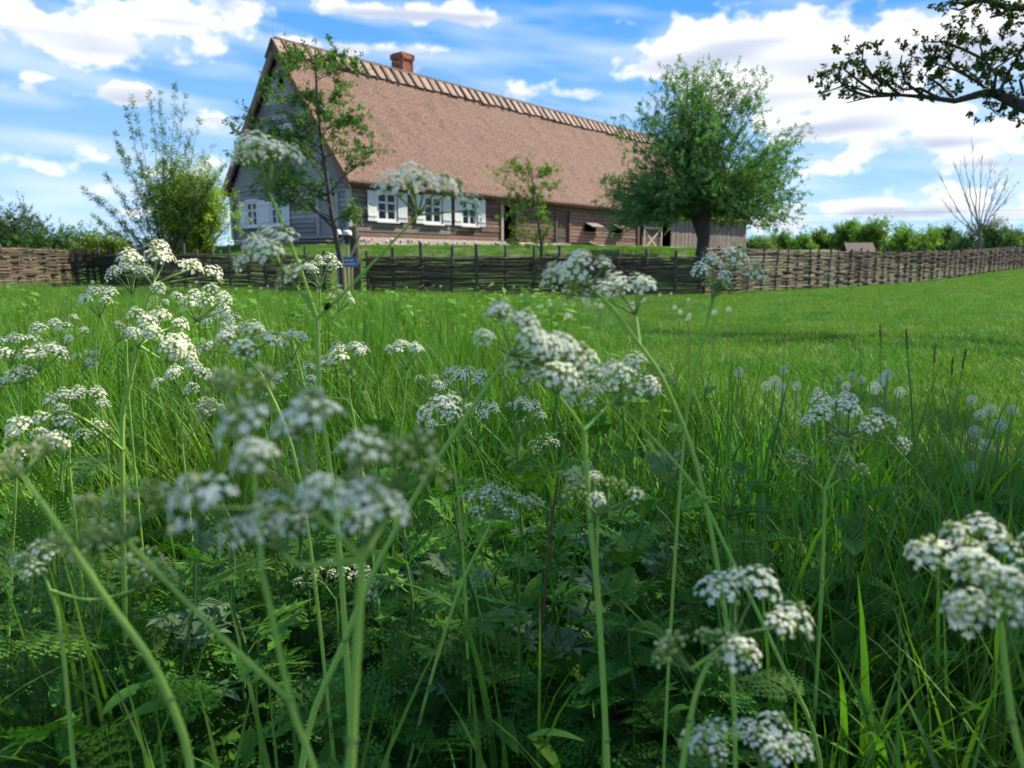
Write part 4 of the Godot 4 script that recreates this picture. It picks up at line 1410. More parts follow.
func build_parsley() -> void:
	make_umbellets()
	for k in 3: fern_meshes.append(fern_leaf(0.24, 7, 6, Color(0.075, 0.17, 0.03), 0.7))
	parsley("forked cow parsley whose two heads stand before the gable and roof", 0.72, [[352, 760], [340, 560], [328, 455], [320, 400], [317, 318]], 0.0032, [
		[4, [[300, 268], [282, 222], [269, 192]], [261, 152], 0.024, 14, "white"], [4, [[345, 292], [385, 250], [418, 215]], [432, 186], 0.044, 11, "white"], [4, [[300, 292], [281, 266]], [262, 244], 0.032, 12, "white"], [4, [[308, 298], [298, 290]], [288, 278], 0.014, 6, "half"]], 2)
	parsley("cow parsley with several loose white heads before the brown fence", 1.0, [[128, 760], [122, 450], [128, 393], [138, 345], [147, 303]], 0.004, [
		[4, [[153, 285]], [168, 258], 0.058, 15, "white"], [3, [[146, 338]], [156, 322], 0.038, 12, "white", 0.95], [3, [[165, 330], [196, 322]], [206, 296], 0.04, 11, "white", 1.08], [1, [[85, 420], [55, 412], [38, 445, 0.9]], [30, 428], 0.05, 13, "white", 0.9], [3, [[165, 362]], [180, 345], 0.022, 8, "white", 1.0]], 3)
	parsley("low cow parsley with small heads beside the shadowed grass", 1.2, [[5, 700], [18, 440], [22, 385]], 0.003, [
		[2, [[12, 365]], [8, 340], 0.036, 11, "white"], [2, [[38, 372]], [46, 352], 0.026, 9, "white"], [2, [[24, 383]], [18, 374], 0.024, 8, "white"]], 2)
	parsley("cow parsley with one flat grey-white head on a leaning stem", 0.85, [[330, 720], [300, 480], [262, 375]], 0.0026, [[2, [[245, 355]], [238, 336], 0.042, 12, "white"]], 1)
	parsley("blurred cow parsley with the widest white head and a thick stem", 0.34, [[350, 900], [352, 740], [362, 560]], 0.003, [
		[2, [[345, 540], [312, 512]], [276, 440], 0.047, 12, "white"], [2, [[364, 545]], [371, 512], 0.014, 6, "white"], [2, [[300, 565], [282, 550]], [273, 518], 0.021, 8, "white", 0.36], [2, [[385, 520], [396, 490]], [405, 452], 0.022, 7, "bud", 0.36]], 0)
	parsley("slender blurred cow parsley with clustered green buds and a crossed stem", 0.36, [[330, 880], [290, 700], [262, 570]], 0.0022, [[2, [[256, 500], [250, 430]], [235, 392], 0.02, 7, "bud", 0.4], [1, [[225, 640], [160, 575], [125, 540]], [112, 500], 0.028, 10, "bud", 0.36]], 0)
	parsley("cow parsley with a broad many-rayed head before the fence's gatepost side", 0.62, [[300, 780], [345, 640], [385, 550], [440, 456], [500, 368]], 0.003, [[4, [[512, 355]], [532, 330], 0.05, 16, "white"], [4, [[520, 365]], [570, 362], 0.03, 9, "half", 0.66]], 1)
	parsley("tall straight cow parsley forking into two white heads", 0.66, [[610, 900], [606, 740], [598, 600], [590, 520], [584, 430]], 0.0034, [
		[4, [[570, 410], [557, 394]], [545, 352], 0.034, 12, "white"], [4, [[604, 410], [622, 392]], [612, 374], 0.036, 12, "white", 0.7], [2, [[597, 550], [598, 515]], [607, 482], 0.03, 11, "mix"]], 2)
	parsley("cow parsley in green shade with a half-open head", 0.92, [[395, 860], [410, 760], [453, 607], [488, 530]], 0.0028, [[3, [[492, 518]], [498, 494], 0.046, 14, "half"], [2, [[425, 590], [390, 580]], [372, 588], 0.02, 7, "half"]], 1)
	parsley("cow parsley on a long slanting stem running down to the nettles", 0.78, [[820, 760], [775, 650], [730, 556], [694, 486], [640, 425]], 0.0026, [[4, [[620, 405]], [604, 380], 0.04, 12, "half"], [4, [[650, 400]], [655, 378], 0.02, 7, "bud"]], 1)
	parsley("cow parsley with two small heads in front of the long fence", 0.7, [[735, 720], [705, 500], [668, 390], [640, 345]], 0.0026, [[3, [[610, 305], [589, 288]], [572, 266], 0.026, 9, "white"], [3, [[636, 315]], [622, 284], 0.029, 10, "white", 0.73], [3, [[600, 297]], [578, 287], 0.01, 5, "bud"]], 1)
	parsley("single cow parsley head standing before the pollard willow's trunk", 0.84, [[670, 640], [685, 430], [702, 340]], 0.0022, [[2, [[716, 292]], [727, 263], 0.033, 11, "white"], [2, [[712, 298]], [718, 286], 0.01, 5, "bud"]], 1)
	parsley("crisp flat-topped white cow parsley above yellow buds", 0.95, [[812, 760], [822, 580], [825, 490]], 0.0034, [[2, [[838, 460], [846, 436]], [858, 411], 0.066, 16, "white"], [2, [[808, 475]], [799, 460], 0.016, 6, "bud"], [2, [[842, 478]], [850, 464], 0.022, 8, "bud"], [2, [[838, 455]], [838, 440], 0.018, 6, "bud", 0.97]], 1)
	parsley("cream cow parsley leaning in beside the tall grass blades", 0.46, [[1040, 900], [1012, 720], [1000, 620]], 0.0028, [[2, [[992, 590]], [982, 548], 0.042, 16, "white"], [2, [[1010, 600]], [1012, 590], 0.026, 8, "half", 0.4]], 0)
	parsley("cream cow parsley with a widely spaced open head low in the grass", 0.5, [[668, 900], [690, 720], [712, 655]], 0.0026, [[2, [[735, 635]], [757, 605], 0.042, 9, "white"], [2, [[690, 670]], [668, 652], 0.008, 5, "bud"], [2, [[715, 660]], [722, 640], 0.016, 6, "bud"]], 1)
	parsley("lowest cow parsley head down among the dark leaves", 0.52, [[720, 960], [745, 800]], 0.0026, [[1, [[762, 770]], [768, 738], 0.022, 8, "white"], [1, [[725, 770]], [712, 745], 0.014, 5, "half"]], 1)
	parsley("small cow parsley head between the tall stems", 0.95, [[470, 720], [462, 540], [452, 450]], 0.0022, [[2, [[448, 425]], [446, 406], 0.036, 11, "white"]], 1)
	parsley("cow parsley half hidden under the blurred white heads", 1.15, [[335, 760], [338, 640], [336, 600]], 0.0022, [[2, [[325, 585]], [316, 568], 0.034, 10, "half"], [2, [[345, 585]], [360, 572], 0.024, 8, "half"]], 1)
	parsley("cow parsley with a small head over the feathery leaf", 0.62, [[78, 820], [62, 640], [50, 590]], 0.0024, [[2, [[44, 575]], [38, 556], 0.022, 9, "half"], [2, [[90, 600], [135, 590]], [152, 566], 0.018, 8, "bud"]], 1)
	parsley("pale cow parsley rising behind the forked one", 1.1, [[390, 700], [362, 470], [350, 400]], 0.0024, [[2, [[348, 375]], [345, 352], 0.034, 10, "white"], [2, [[310, 395]], [290, 372], 0.05, 12, "mix", 1.2]], 1)
	parsley("thick-stemmed cow parsley leaning across with green buds", 0.4, [[200, 860], [170, 700], [100, 590], [40, 500]], 0.0026, [[3, [[22, 475]], [14, 462], 0.022, 9, "bud", 0.42], [2, [[88, 560], [92, 530]], [102, 545], 0.016, 6, "bud", 0.42]], 0)
	for q in [[62, 322, 1.5], [98, 292, 1.6], [182, 372, 1.3], [290, 335, 1.7], [405, 345, 1.6], [462, 372, 1.5], [225, 318, 1.8], [72, 395, 1.2], [520, 408, 1.4], [130, 268, 1.4], [318, 262, 1.5]]:
		parsley("cow parsley standing farther back in the long grass behind the forked one", q[2], [[q[0] + r(-12, 12), q[1] + 160], [q[0] + r(-5, 5), q[1] + 70], [q[0] + 2, q[1] + 26]], 0.0024, [[2, [], [q[0], q[1]], r(0.036, 0.052), 12, "white"], [1, [[q[0] + 20, q[1] + 50]], [q[0] + 26, q[1] + 34], 0.024, 7, "mix"]], 1, "cow parsley farther back in the long grass")
	# a beetle on the forked stem
	var bp := at(327, 306, 0.717)
	var be := thing("beetle", bp, "tiny black beetle on the fork of a flower stem", "beetle")
	var b := MB.new()
	var prof := [Vector2(0.0, -0.0042), Vector2(0.0016, -0.0036), Vector2(0.0023, -0.001), Vector2(0.0021, 0.0016), Vector2(0.0012, 0.003), Vector2(0.0011, 0.0036), Vector2(0.0006, 0.0046), Vector2(0.0, 0.0049)]
	b.lathe(prof, 8, Color(0.01, 0.01, 0.01), Transform3D(Basis(Vector3(0, 0, 1), -0.5), Vector3.ZERO))
	part("body", b.mesh(), M.stem, be)
	b = MB.new()
	for s in [-1.0, 1.0]:
		for k in 3:
			b.tube(PackedVector3Array([Vector3(0, 0.0015 - 0.0018 * k, 0), Vector3(s * 0.0034, 0.003 - 0.0022 * k, -0.001), Vector3(s * 0.0042, 0.0012 - 0.0022 * k, -0.002)]), PackedFloat32Array([0.0003, 0.0003, 0.0002]), 3, Color(0.01, 0.01, 0.01))
	part("legs", b.mesh(), M.stem, be)


# ------------------------------------------------------------------ other herbs
func outline_leaf(pts: Array, length: float, fold: float, droop: float, col: Color) -> ArrayMesh:
	# pts: (along, half width) from base to tip; folded at the midrib, along +z
	var b := MB.new()
	b.smooth = false
	for i in pts.size() - 1:
		var t0: float = pts[i][0]
		var t1: float = pts[i + 1][0]
		var p0 := Vector3(0, -droop * length * t0 * t0, length * t0)
		var p1 := Vector3(0, -droop * length * t1 * t1, length * t1)
		for s in [-1.0, 1.0]:
			var q0: Vector3 = p0 + Vector3(s * pts[i][1] * length, absf(pts[i][1]) * length * fold, -pts[i][1] * length * 0.1)
			var q1: Vector3 = p1 + Vector3(s * pts[i + 1][1] * length, absf(pts[i + 1][1]) * length * fold, -pts[i + 1][1] * length * 0.1)
			var f := r(0.94, 1.06)
			var c := Color(col.r * f, col.g * f, col.b * f)
			if s > 0:
				b.tri(p0, q0, q1, c)
				b.tri(p0, q1, p1, c)
			else:
				b.tri(p0, q1, q0, c)
				b.tri(p0, p1, q1, c)
	return b.mesh()

func nettle_leaf(length: float, col: Color) -> ArrayMesh:
	var b := MB.new()
	b.smooth = false
	var n := 11
	var shape := func(t: float) -> float: return 0.33 * pow(sin(PI * pow(t, 0.62)), 0.8) if t < 1.0 else 0.0
	for i in n:
		var t0 := float(i) / n
		var t1 := float(i + 1) / n
		var y0 := -0.3 * length * t0 * t0
		var y1 := -0.3 * length * t1 * t1
		for s in [-1.0, 1.0]:
			var w0: float = shape.call(t0) * length
			var w1: float = shape.call(t1) * length
			var rib := Vector3(0, y0, length * t0)
			var rib1 := Vector3(0, y1, length * t1)
			var e0 := rib + Vector3(s * w0 * 0.92, w0 * 0.28, length * 0.05)
			var e1 := rib1 + Vector3(s * w1 * 0.92, w1 * 0.28, length * 0.05)
			var tooth := (e0 + e1) * 0.5 + Vector3(s * length * 0.035, 0, length * 0.05)
			var mid := (rib + rib1) * 0.5 + Vector3(s * (w0 + w1) * 0.24, (w0 + w1) * 0.14 + length * 0.022, length * 0.025)
			var f := r(0.95, 1.05)
			var c := Color(col.r * f, col.g * f, col.b * f)
			var ring := [rib, e0, tooth, e1, rib1]
			for k in 5:
				var a: Vector3 = ring[k]
				var d: Vector3 = ring[(k + 1) % 5]
				if s > 0: b.tri(mid, a, d, c)
				else: b.tri(mid, d, a, c)
	return b.mesh()

func lobed_leaf(length: float, col: Color, lobes := 3) -> ArrayMesh:
	# mugwort: deeply cut into pointed lobes
	var b := MB.new()
	b.smooth = false
	var lobe := func(o: Vector3, d: Vector3, l: float, w: float):
		var s := d.cross(Vector3.UP).normalized() * w
		var f := r(0.9, 1.1)
		var c := Color(col.r * f, col.g * f, col.b * f)
		var m := o + d * l * 0.55 + Vector3(0, l * 0.05, 0)
		var t := o + d * l - Vector3(0, l * 0.12, 0)
		b.tri(o, m + s, m, c)
		b.tri(o, m, m - s, c)
		b.tri(m + s, t, m, c)
		b.tri(m, t, m - s, c)
		# side teeth
		var k := m + s * 0.6
		b.tri(k - d * l * 0.2, k + d * l * 0.08, k + s * 1.3 + d * l * 0.16, c)
		k = m - s * 0.6
		b.tri(k - d * l * 0.2, k - s * 1.3 + d * l * 0.16, k + d * l * 0.08, c)
	b.quad(Vector3(0.0012, 0, 0), Vector3(-0.0012, 0, 0), Vector3(-0.0012, 0, length * 0.5), Vector3(0.0012, 0, length * 0.5), col)
	for k in lobes:
		var t := 0.3 + 0.4 * k / lobes
		var o := Vector3(0, -0.1 * length * t * t, length * t)
		for s in [-1.0, 1.0]:
			lobe.call(o, Vector3(s * 0.85, 0.1, 0.75).normalized(), length * (0.42 + 0.08 * k), length * 0.075)
	lobe.call(Vector3(0, -0.02 * length, length * 0.55), Vector3(0, -0.1, 1).normalized(), length * 0.5, length * 0.1)
	return b.mesh()

func herb(called: String, label: String, category: String, group: String, base: Vector3, high: float, pairs: int, meshes: Array, scale_: Vector2, lean: Vector3, pitch: Vector2, red := false) -> void:
	var o := thing(called, base, label, category, group)
	var b := MB.new()
	var p := PackedVector3Array()
	for k in 7:
		var t := k / 6.0
		p.append(Vector3(0, high * t, 0) + lean * t * t + Vector3(r(-1, 1), 0, r(-1, 1)) * 0.006)
	p[0].y = -0.01
	b.tube(p, taper(7, 0.0034, 0.0018), 6, Color(0.13, 0.07, 0.05) if red else Color(0.1, 0.17, 0.05))
	part("stem", b.mesh(), M.stem, o)
	var spin := r(0, TAU)
	for k in pairs:
		var t := 0.15 + 0.85 * k / (pairs - 1.0)
		var i := clampi(int(t * 6), 0, 5)
		var q := p[i].lerp(p[i + 1], t * 6 - i)
		for s in 2:
			var a := spin + k * PI / 2 + s * PI + r(-0.25, 0.25)
			var sc: float = r(scale_.x, scale_.y) * (1.0 - 0.45 * pow(t, 3.0))
			var bas := Basis(Vector3.UP, a) * Basis(Vector3.RIGHT, -r(pitch.x, pitch.y) - 0.5 * pow(t, 4.0)) * Basis(Vector3(0, 0, 1), r(-0.25, 0.25))
			part("leaf", meshes[rng.randi() % meshes.size()], M.leaf, o, Transform3D(bas.scaled(Vector3(sc, sc, sc)), q))

func dandelion_mesh() -> Array:
	var s := MB.new()                     # seed head round the origin
	s.smooth = false
	for k in 84:
		var y := 1.0 - 2.0 * (k + 0.5) / 84
		var a := 2.39996 * k
		var d := Vector3(cos(a) * sqrt(1 - y * y), y, sin(a) * sqrt(1 - y * y))
		var u := d.cross(Vector3(0.31, 0.7, 0.2)).normalized()
		var w := d.cross(u)
		var e := d * 0.017
		s.tri(d * 0.004 + u * 0.0002, d * 0.004 - u * 0.0002, e, Color(0.6, 0.58, 0.52))
		for m in 6:
			var g := TAU * m / 6 + r(-0.2, 0.2)
			var t := e + (u * cos(g) + w * sin(g)) * 0.0056 + d * 0.0032
			var n := (u * -sin(g) + w * cos(g)) * 0.0002
			s.tri(e, t + n, t - n, Color(0.8, 0.8, 0.8))
	var c := MB.new()
	c.lathe([Vector2(0, -0.004), Vector2(0.0035, -0.0025), Vector2(0.004, 0.0005), Vector2(0.002, 0.003), Vector2(0, 0.0035)], 8, Color(0.28, 0.24, 0.14))
	return [s.mesh(), c.mesh()]

func foxtail(base: Vector3, high: float, lean: Vector3, label: String) -> void:
	var o := thing("foxtail_grass", base, label, "grass stalk", "foxtail stalks over the lawn edge")
	var b := MB.new()
	var p := PackedVector3Array()
	for k in 7:
		var t := k / 6.0
		p.append(Vector3(0, high * t, 0) + lean * t * t)
	b.tube(p, taper(7, 0.0014, 0.0009), 5, Color(0.12, 0.19, 0.06))
	part("stalk", b.mesh(), M.stem, o)
	b = MB.new()
	b.smooth = false
	var d := (p[6] - p[5]).normalized()
	var bas := basis_to(d)
	for k in 130:
		var t := rng.randf()
		var a := r(0, TAU)
		var rad := 0.0036 * sin(PI * clampf(t * 0.9 + 0.08, 0, 1))
		var out := bas * Vector3(cos(a), 0, sin(a))
		var q := p[6] - d * 0.055 * (1.0 - t) + out * rad * 0.5
		var f := r(0.7, 1.2)
		leaf_shape(b, q, (d + out * 0.6).normalized(), out, 0.006, 0.0022, Color(0.11 * f, 0.13 * f, 0.07 * f))
	part("spike", b.mesh(), M.leaf, o)

func build_herbs() -> void:
	# nettles
	var nl := []
	for k in 3: nl.append(nettle_leaf(0.095, Color(0.09, 0.205 + 0.012 * k, 0.032)))
	var spots := [[770, 560, 1.05, 0.42, "broad serrated nettle beside the crisp white flower head"], [705, 600, 1.2, 0.42, "serrated nettle left of the crisp white flower's stem"], [845, 600, 1.15, 0.38, "serrated nettle among tall blades below the crisp white flower"], [640, 690, 1.0, 0.32, "low nettle beside the straight flower stem"], [760, 700, 1.15, 0.28, "shortest nettle under the widely spaced flower head"]]
	for s in spots:
		var q := at(s[0], s[1], s[2])
		herb("nettle_plant", s[4], "nettle", "nettles", onground(q.x, s[2]), s[3], 6, nl, Vector2(0.75, 1.25), Vector3(r(-0.05, 0.05), 0, r(-0.05, 0.05)), Vector2(-0.15, 0.35))
	# mugwort
	var ml := []
	for k in 4: ml.append(lobed_leaf(0.085, [Color(0.085, 0.21, 0.03), Color(0.095, 0.23, 0.034), Color(0.13, 0.21, 0.1), Color(0.08, 0.19, 0.03)][k], 3))
	var near := [[540, 700, 1.02, 0.36, "lobed mugwort with a dark red stem in the middle of the shade"], [420, 690, 1.05, 0.3, "lobed mugwort beside the leaning flower stem"], [470, 760, 0.98, 0.25, "low lobed mugwort at the foot of the leaning flower stem"], [610, 740, 1.1, 0.3, "lobed mugwort beside the straight flower stem's foot"], [530, 580, 1.35, 0.42, "upright lobed mugwort below the half-open flower head"], [590, 640, 1.3, 0.36, "lobed mugwort just behind the straight flower stem"], [250, 700, 1.05, 0.28, "lobed mugwort beneath the crossed flower stems"], [180, 740, 1.0, 0.24, "low lobed mugwort under the crossed flower stems"], [380, 620, 1.3, 0.36, "lobed mugwort behind the thick blurred stem"], [660, 620, 1.35, 0.34, "lobed mugwort between nettles and the straight stem"], [310, 640, 1.2, 0.3, "lobed mugwort under the widest white flower head"], [480, 650, 1.18, 0.33, "lobed mugwort between the two leaning stems"]]
	for s in near:
		var q := at(s[0], s[1], s[2])
		herb("mugwort_plant", s[4], "herb", "mugwort in the near shade", onground(q.x, s[2]), s[3] + 0.1, 9, ml, Vector2(0.8, 1.4), Vector3(r(-0.05, 0.05), 0, r(-0.05, 0.05)), Vector2(0.0, 0.7), s[0] == 540)
	# feathery tansy leaves
	var tl := []
	for k in 2: tl.append(fern_leaf(0.17, 10, 5, Color(0.065, 0.16, 0.035), 0.35, 0.7))
	for s in [[20, 640, 0.95, 0.36, "feathery tansy with upright comb-like leaves by the crossed stems"], [95, 700, 1.0, 0.3, "feathery tansy beside the pale broad blades"], [190, 620, 1.15, 0.36, "feathery tansy behind the blurred green buds"], [60, 600, 1.3, 0.4, "taller feathery tansy behind the comb-leaved one"], [285, 600, 1.2, 0.34, "feathery tansy behind the widest white flower head"], [400, 720, 0.95, 0.2, "low feathery tansy beside the thick blurred stem"]]:
		var q := at(s[0], s[1], s[2])
		herb("tansy_plant", s[4], "herb", "tansy in the near shade", onground(q.x, s[2]), s[3], 6, tl, Vector2(0.7, 1.15), Vector3(r(-0.04, 0.04), 0, r(-0.04, 0.04)), Vector2(0.3, 1.0))
	# dandelion clocks
	var dm := dandelion_mesh()
	var stemm := MB.new()
	stemm.tube(PackedVector3Array([Vector3(0, 0, 0), Vector3(0.003, 0.35, 0.002), Vector3(-0.002, 0.7, 0), Vector3(0, 1, 0)]), PackedFloat32Array([0.0026, 0.0024, 0.0022, 0.002]), 6, Color(0.2, 0.22, 0.1))
	var sm := stemm.mesh()
	var place := func(px: float, py: float, d: float, label: String, group: String):
		var h := at(px, py, d)
		var g := onground(h.x, d)
		if h.y - g.y < 0.08: h.y = g.y + 0.12
		var o := thing("dandelion_clock", g, label, "dandelion", group)
		part("stalk", sm, M.stem, o, Transform3D(Basis.from_scale(Vector3(1, h.y - g.y, 1)), Vector3.ZERO))
		var hd := part("receptacle", dm[1], M.stem, o, Transform3D(Basis(), Vector3(0, h.y - g.y, 0)))
		var s := r(0.6, 0.9)
		part("seed_ball", dm[0], M.fluff, hd, Transform3D(Basis(Vector3.UP, r(0, TAU)).scaled(Vector3(s, s, s)), Vector3.ZERO))
	for q in [[766, 386, 2.3], [775, 381, 2.4], [783, 388, 2.25], [797, 386, 2.3], [838, 378, 2.5], [846, 386, 2.35], [852, 376, 2.55], [862, 380, 2.4], [874, 388, 2.2], [880, 382, 2.4], [886, 376, 2.6], [900, 392, 2.15], [888, 374, 2.5], [818, 392, 2.3], [845, 396, 2.3], [739, 372, 2.6], [784, 369, 2.6]]:
		place.call(q[0], q[1], q[2], "white dandelion clock in the cluster behind the crisp flower head", "dandelion clocks behind the crisp flower head")
	for q in [[972, 400, 2.2], [980, 415, 2.0], [975, 432, 1.9], [990, 410, 2.1], [1000, 425, 1.9], [985, 445, 1.8], [971, 467, 1.75], [1012, 410, 2.1]]:
		place.call(q[0], q[1], q[2], "dandelion clock at the trodden edge of the lawn", "dandelion clocks at the lawn edge")
	for k in 34:
		var d := r(5.0, 9.5)
		var x := r(0.0, 1.6) + r(-0.4, 0.4)
		var h := onground(x, d)
		var o := thing("dandelion_clock", h, "small dandelion clock in the sunlit tall grass before the lawn", "dandelion", "dandelion clocks in the sunlit grass")
		var hh := r(0.34, 0.46)
		part("stalk", sm, M.stem, o, Transform3D(Basis.from_scale(Vector3(1, hh, 1)), Vector3.ZERO))
		var s := r(0.8, 1.05)
		part("seed_ball", dm[0], M.fluff, o, Transform3D(Basis(Vector3.UP, r(0, TAU)).scaled(Vector3(s, s, s)), Vector3(0, hh, 0)))
	for k in 26:
		var d := r(11.0, 17.5)
		var x := r(-10.0, 1.0)
		var h := onground(x, d)
		var o := thing("dandelion_clock", h, "tiny dandelion clock in the grass below the woven fence", "dandelion", "dandelion clocks below the fence")
		var hh := r(0.36, 0.5)
		part("stalk", sm, M.stem, o, Transform3D(Basis.from_scale(Vector3(1, hh, 1)), Vector3.ZERO))
		part("seed_ball", dm[0], M.fluff, o, Transform3D(Basis().scaled(Vector3.ONE * r(1.0, 1.3)), Vector3(0, hh, 0)))
	# foxtails
	for q in [[906, 330, 2.0, -0.05, "foxtail stalk bending over the lawn edge, tallest of them"], [935, 345, 2.2, -0.01, "straight foxtail stalk over the lawn"], [966, 350, 2.1, 0.03, "foxtail stalk leaning over the dandelions at the lawn edge"], [880, 325, 2.4, -0.03, "thin foxtail stalk farther back over the lawn"], [953, 358, 2.3, 0.0, "short foxtail stalk between two taller ones"]]:
		var t := at(q[0], q[1], q[2])
		var g := onground(t.x - q[3], q[2])
		foxtail(g, t.y - g.y, Vector3(q[3], 0, 0), q[4])


# ------------------------------------------------------------------ grass
func tuft(blades: int, radius: float, high: float, width: float, bend: float, segs: int, straw := 0.06) -> ArrayMesh:
	var b := MB.new()
	b.smooth = false
	for k in blades:
		var a := r(0, TAU)
		var o := Vector3(cos(a), 0, sin(a)) * radius * sqrt(rng.randf())
		var turn := a + r(-1.2, 1.2)
		var d := Vector3(cos(turn), 0, sin(turn))
		var s := Vector3(-d.z, 0, d.x).rotated(Vector3.UP, r(-0.6, 0.6))
		var h := high * r(0.55, 1.12)
		var w := width * r(0.6, 1.25)
		var bd := bend * r(0.25, 1.5)
		var f := r(0.72, 1.25)
		var c := Color(1.0 * f * r(0.85, 1.2), f, f * r(0.8, 1.1))
		if rng.randf() < straw: c = Color(2.6 * f, 1.55 * f, 2.4 * f)
		var prev := o
		var pw := w * 0.8
		for i in segs:
			var t := (i + 1.0) / segs
			var q := o + Vector3(0, h * t * (1.0 - 0.35 * bd * t), 0) + d * h * bd * t * t
			var nw := w * (1.0 - pow(t, 2.2))
			if i == segs - 1:
				b.tri(prev + s * pw * 0.5, q, prev - s * pw * 0.5, c)
			else:
				b.quad(prev + s * pw * 0.5, q + s * nw * 0.5, q - s * nw * 0.5, prev - s * pw * 0.5, c)
			prev = q
			pw = nw
	return b.mesh()

func scatter(called: String, label: String, category: String, meshes: Array, mat: Material, n: int, pick: Callable, size: Vector2, tint: Callable) -> void:
	# pick() gives (x, depth) or INF for a miss
	var o := Node3D.new()
	o.name = numbered(called)
	add_child(o)
	tag(o, label, category, "", "stuff")
	var xs := []
	var cs := []
	for k in meshes.size():
		xs.append([])
		cs.append([])
	for i in n:
		var q: Vector2 = pick.call()
		if q.x == INF: continue
		var k := rng.randi() % meshes.size()
		var s := r(size.x, size.y)
		var bas := Basis(Vector3.UP, r(0, TAU)) * Basis(Vector3.RIGHT, r(-0.1, 0.1))
		var high: float = r(0.8, 1.15) * (1.0 + 0.35 * wob.get_noise_2d(q.x * 30.0, q.y * 30.0)) * (1.0 - lerpf(0.3, 0.62, smoothstep(-4.0, 0.5, q.x)) * smoothstep(9.0, 16.5, q.y) if called == "meadow_grass" else 1.0)
		if called == "meadow_grass" or called == "tall_grass": high *= lerpf(0.5, 1.0, clampf((lawn_edge(q.y) - q.x) / 0.9, 0.0, 1.0))
		xs[k].append(Transform3D(bas.scaled(Vector3(s, s * high, s)), onground(q.x, q.y) - Vector3(0, 0.01, 0)))
		cs[k].append(tint.call(q))
	for k in meshes.size():
		many("blades", meshes[k], mat, o, xs[k], cs[k])

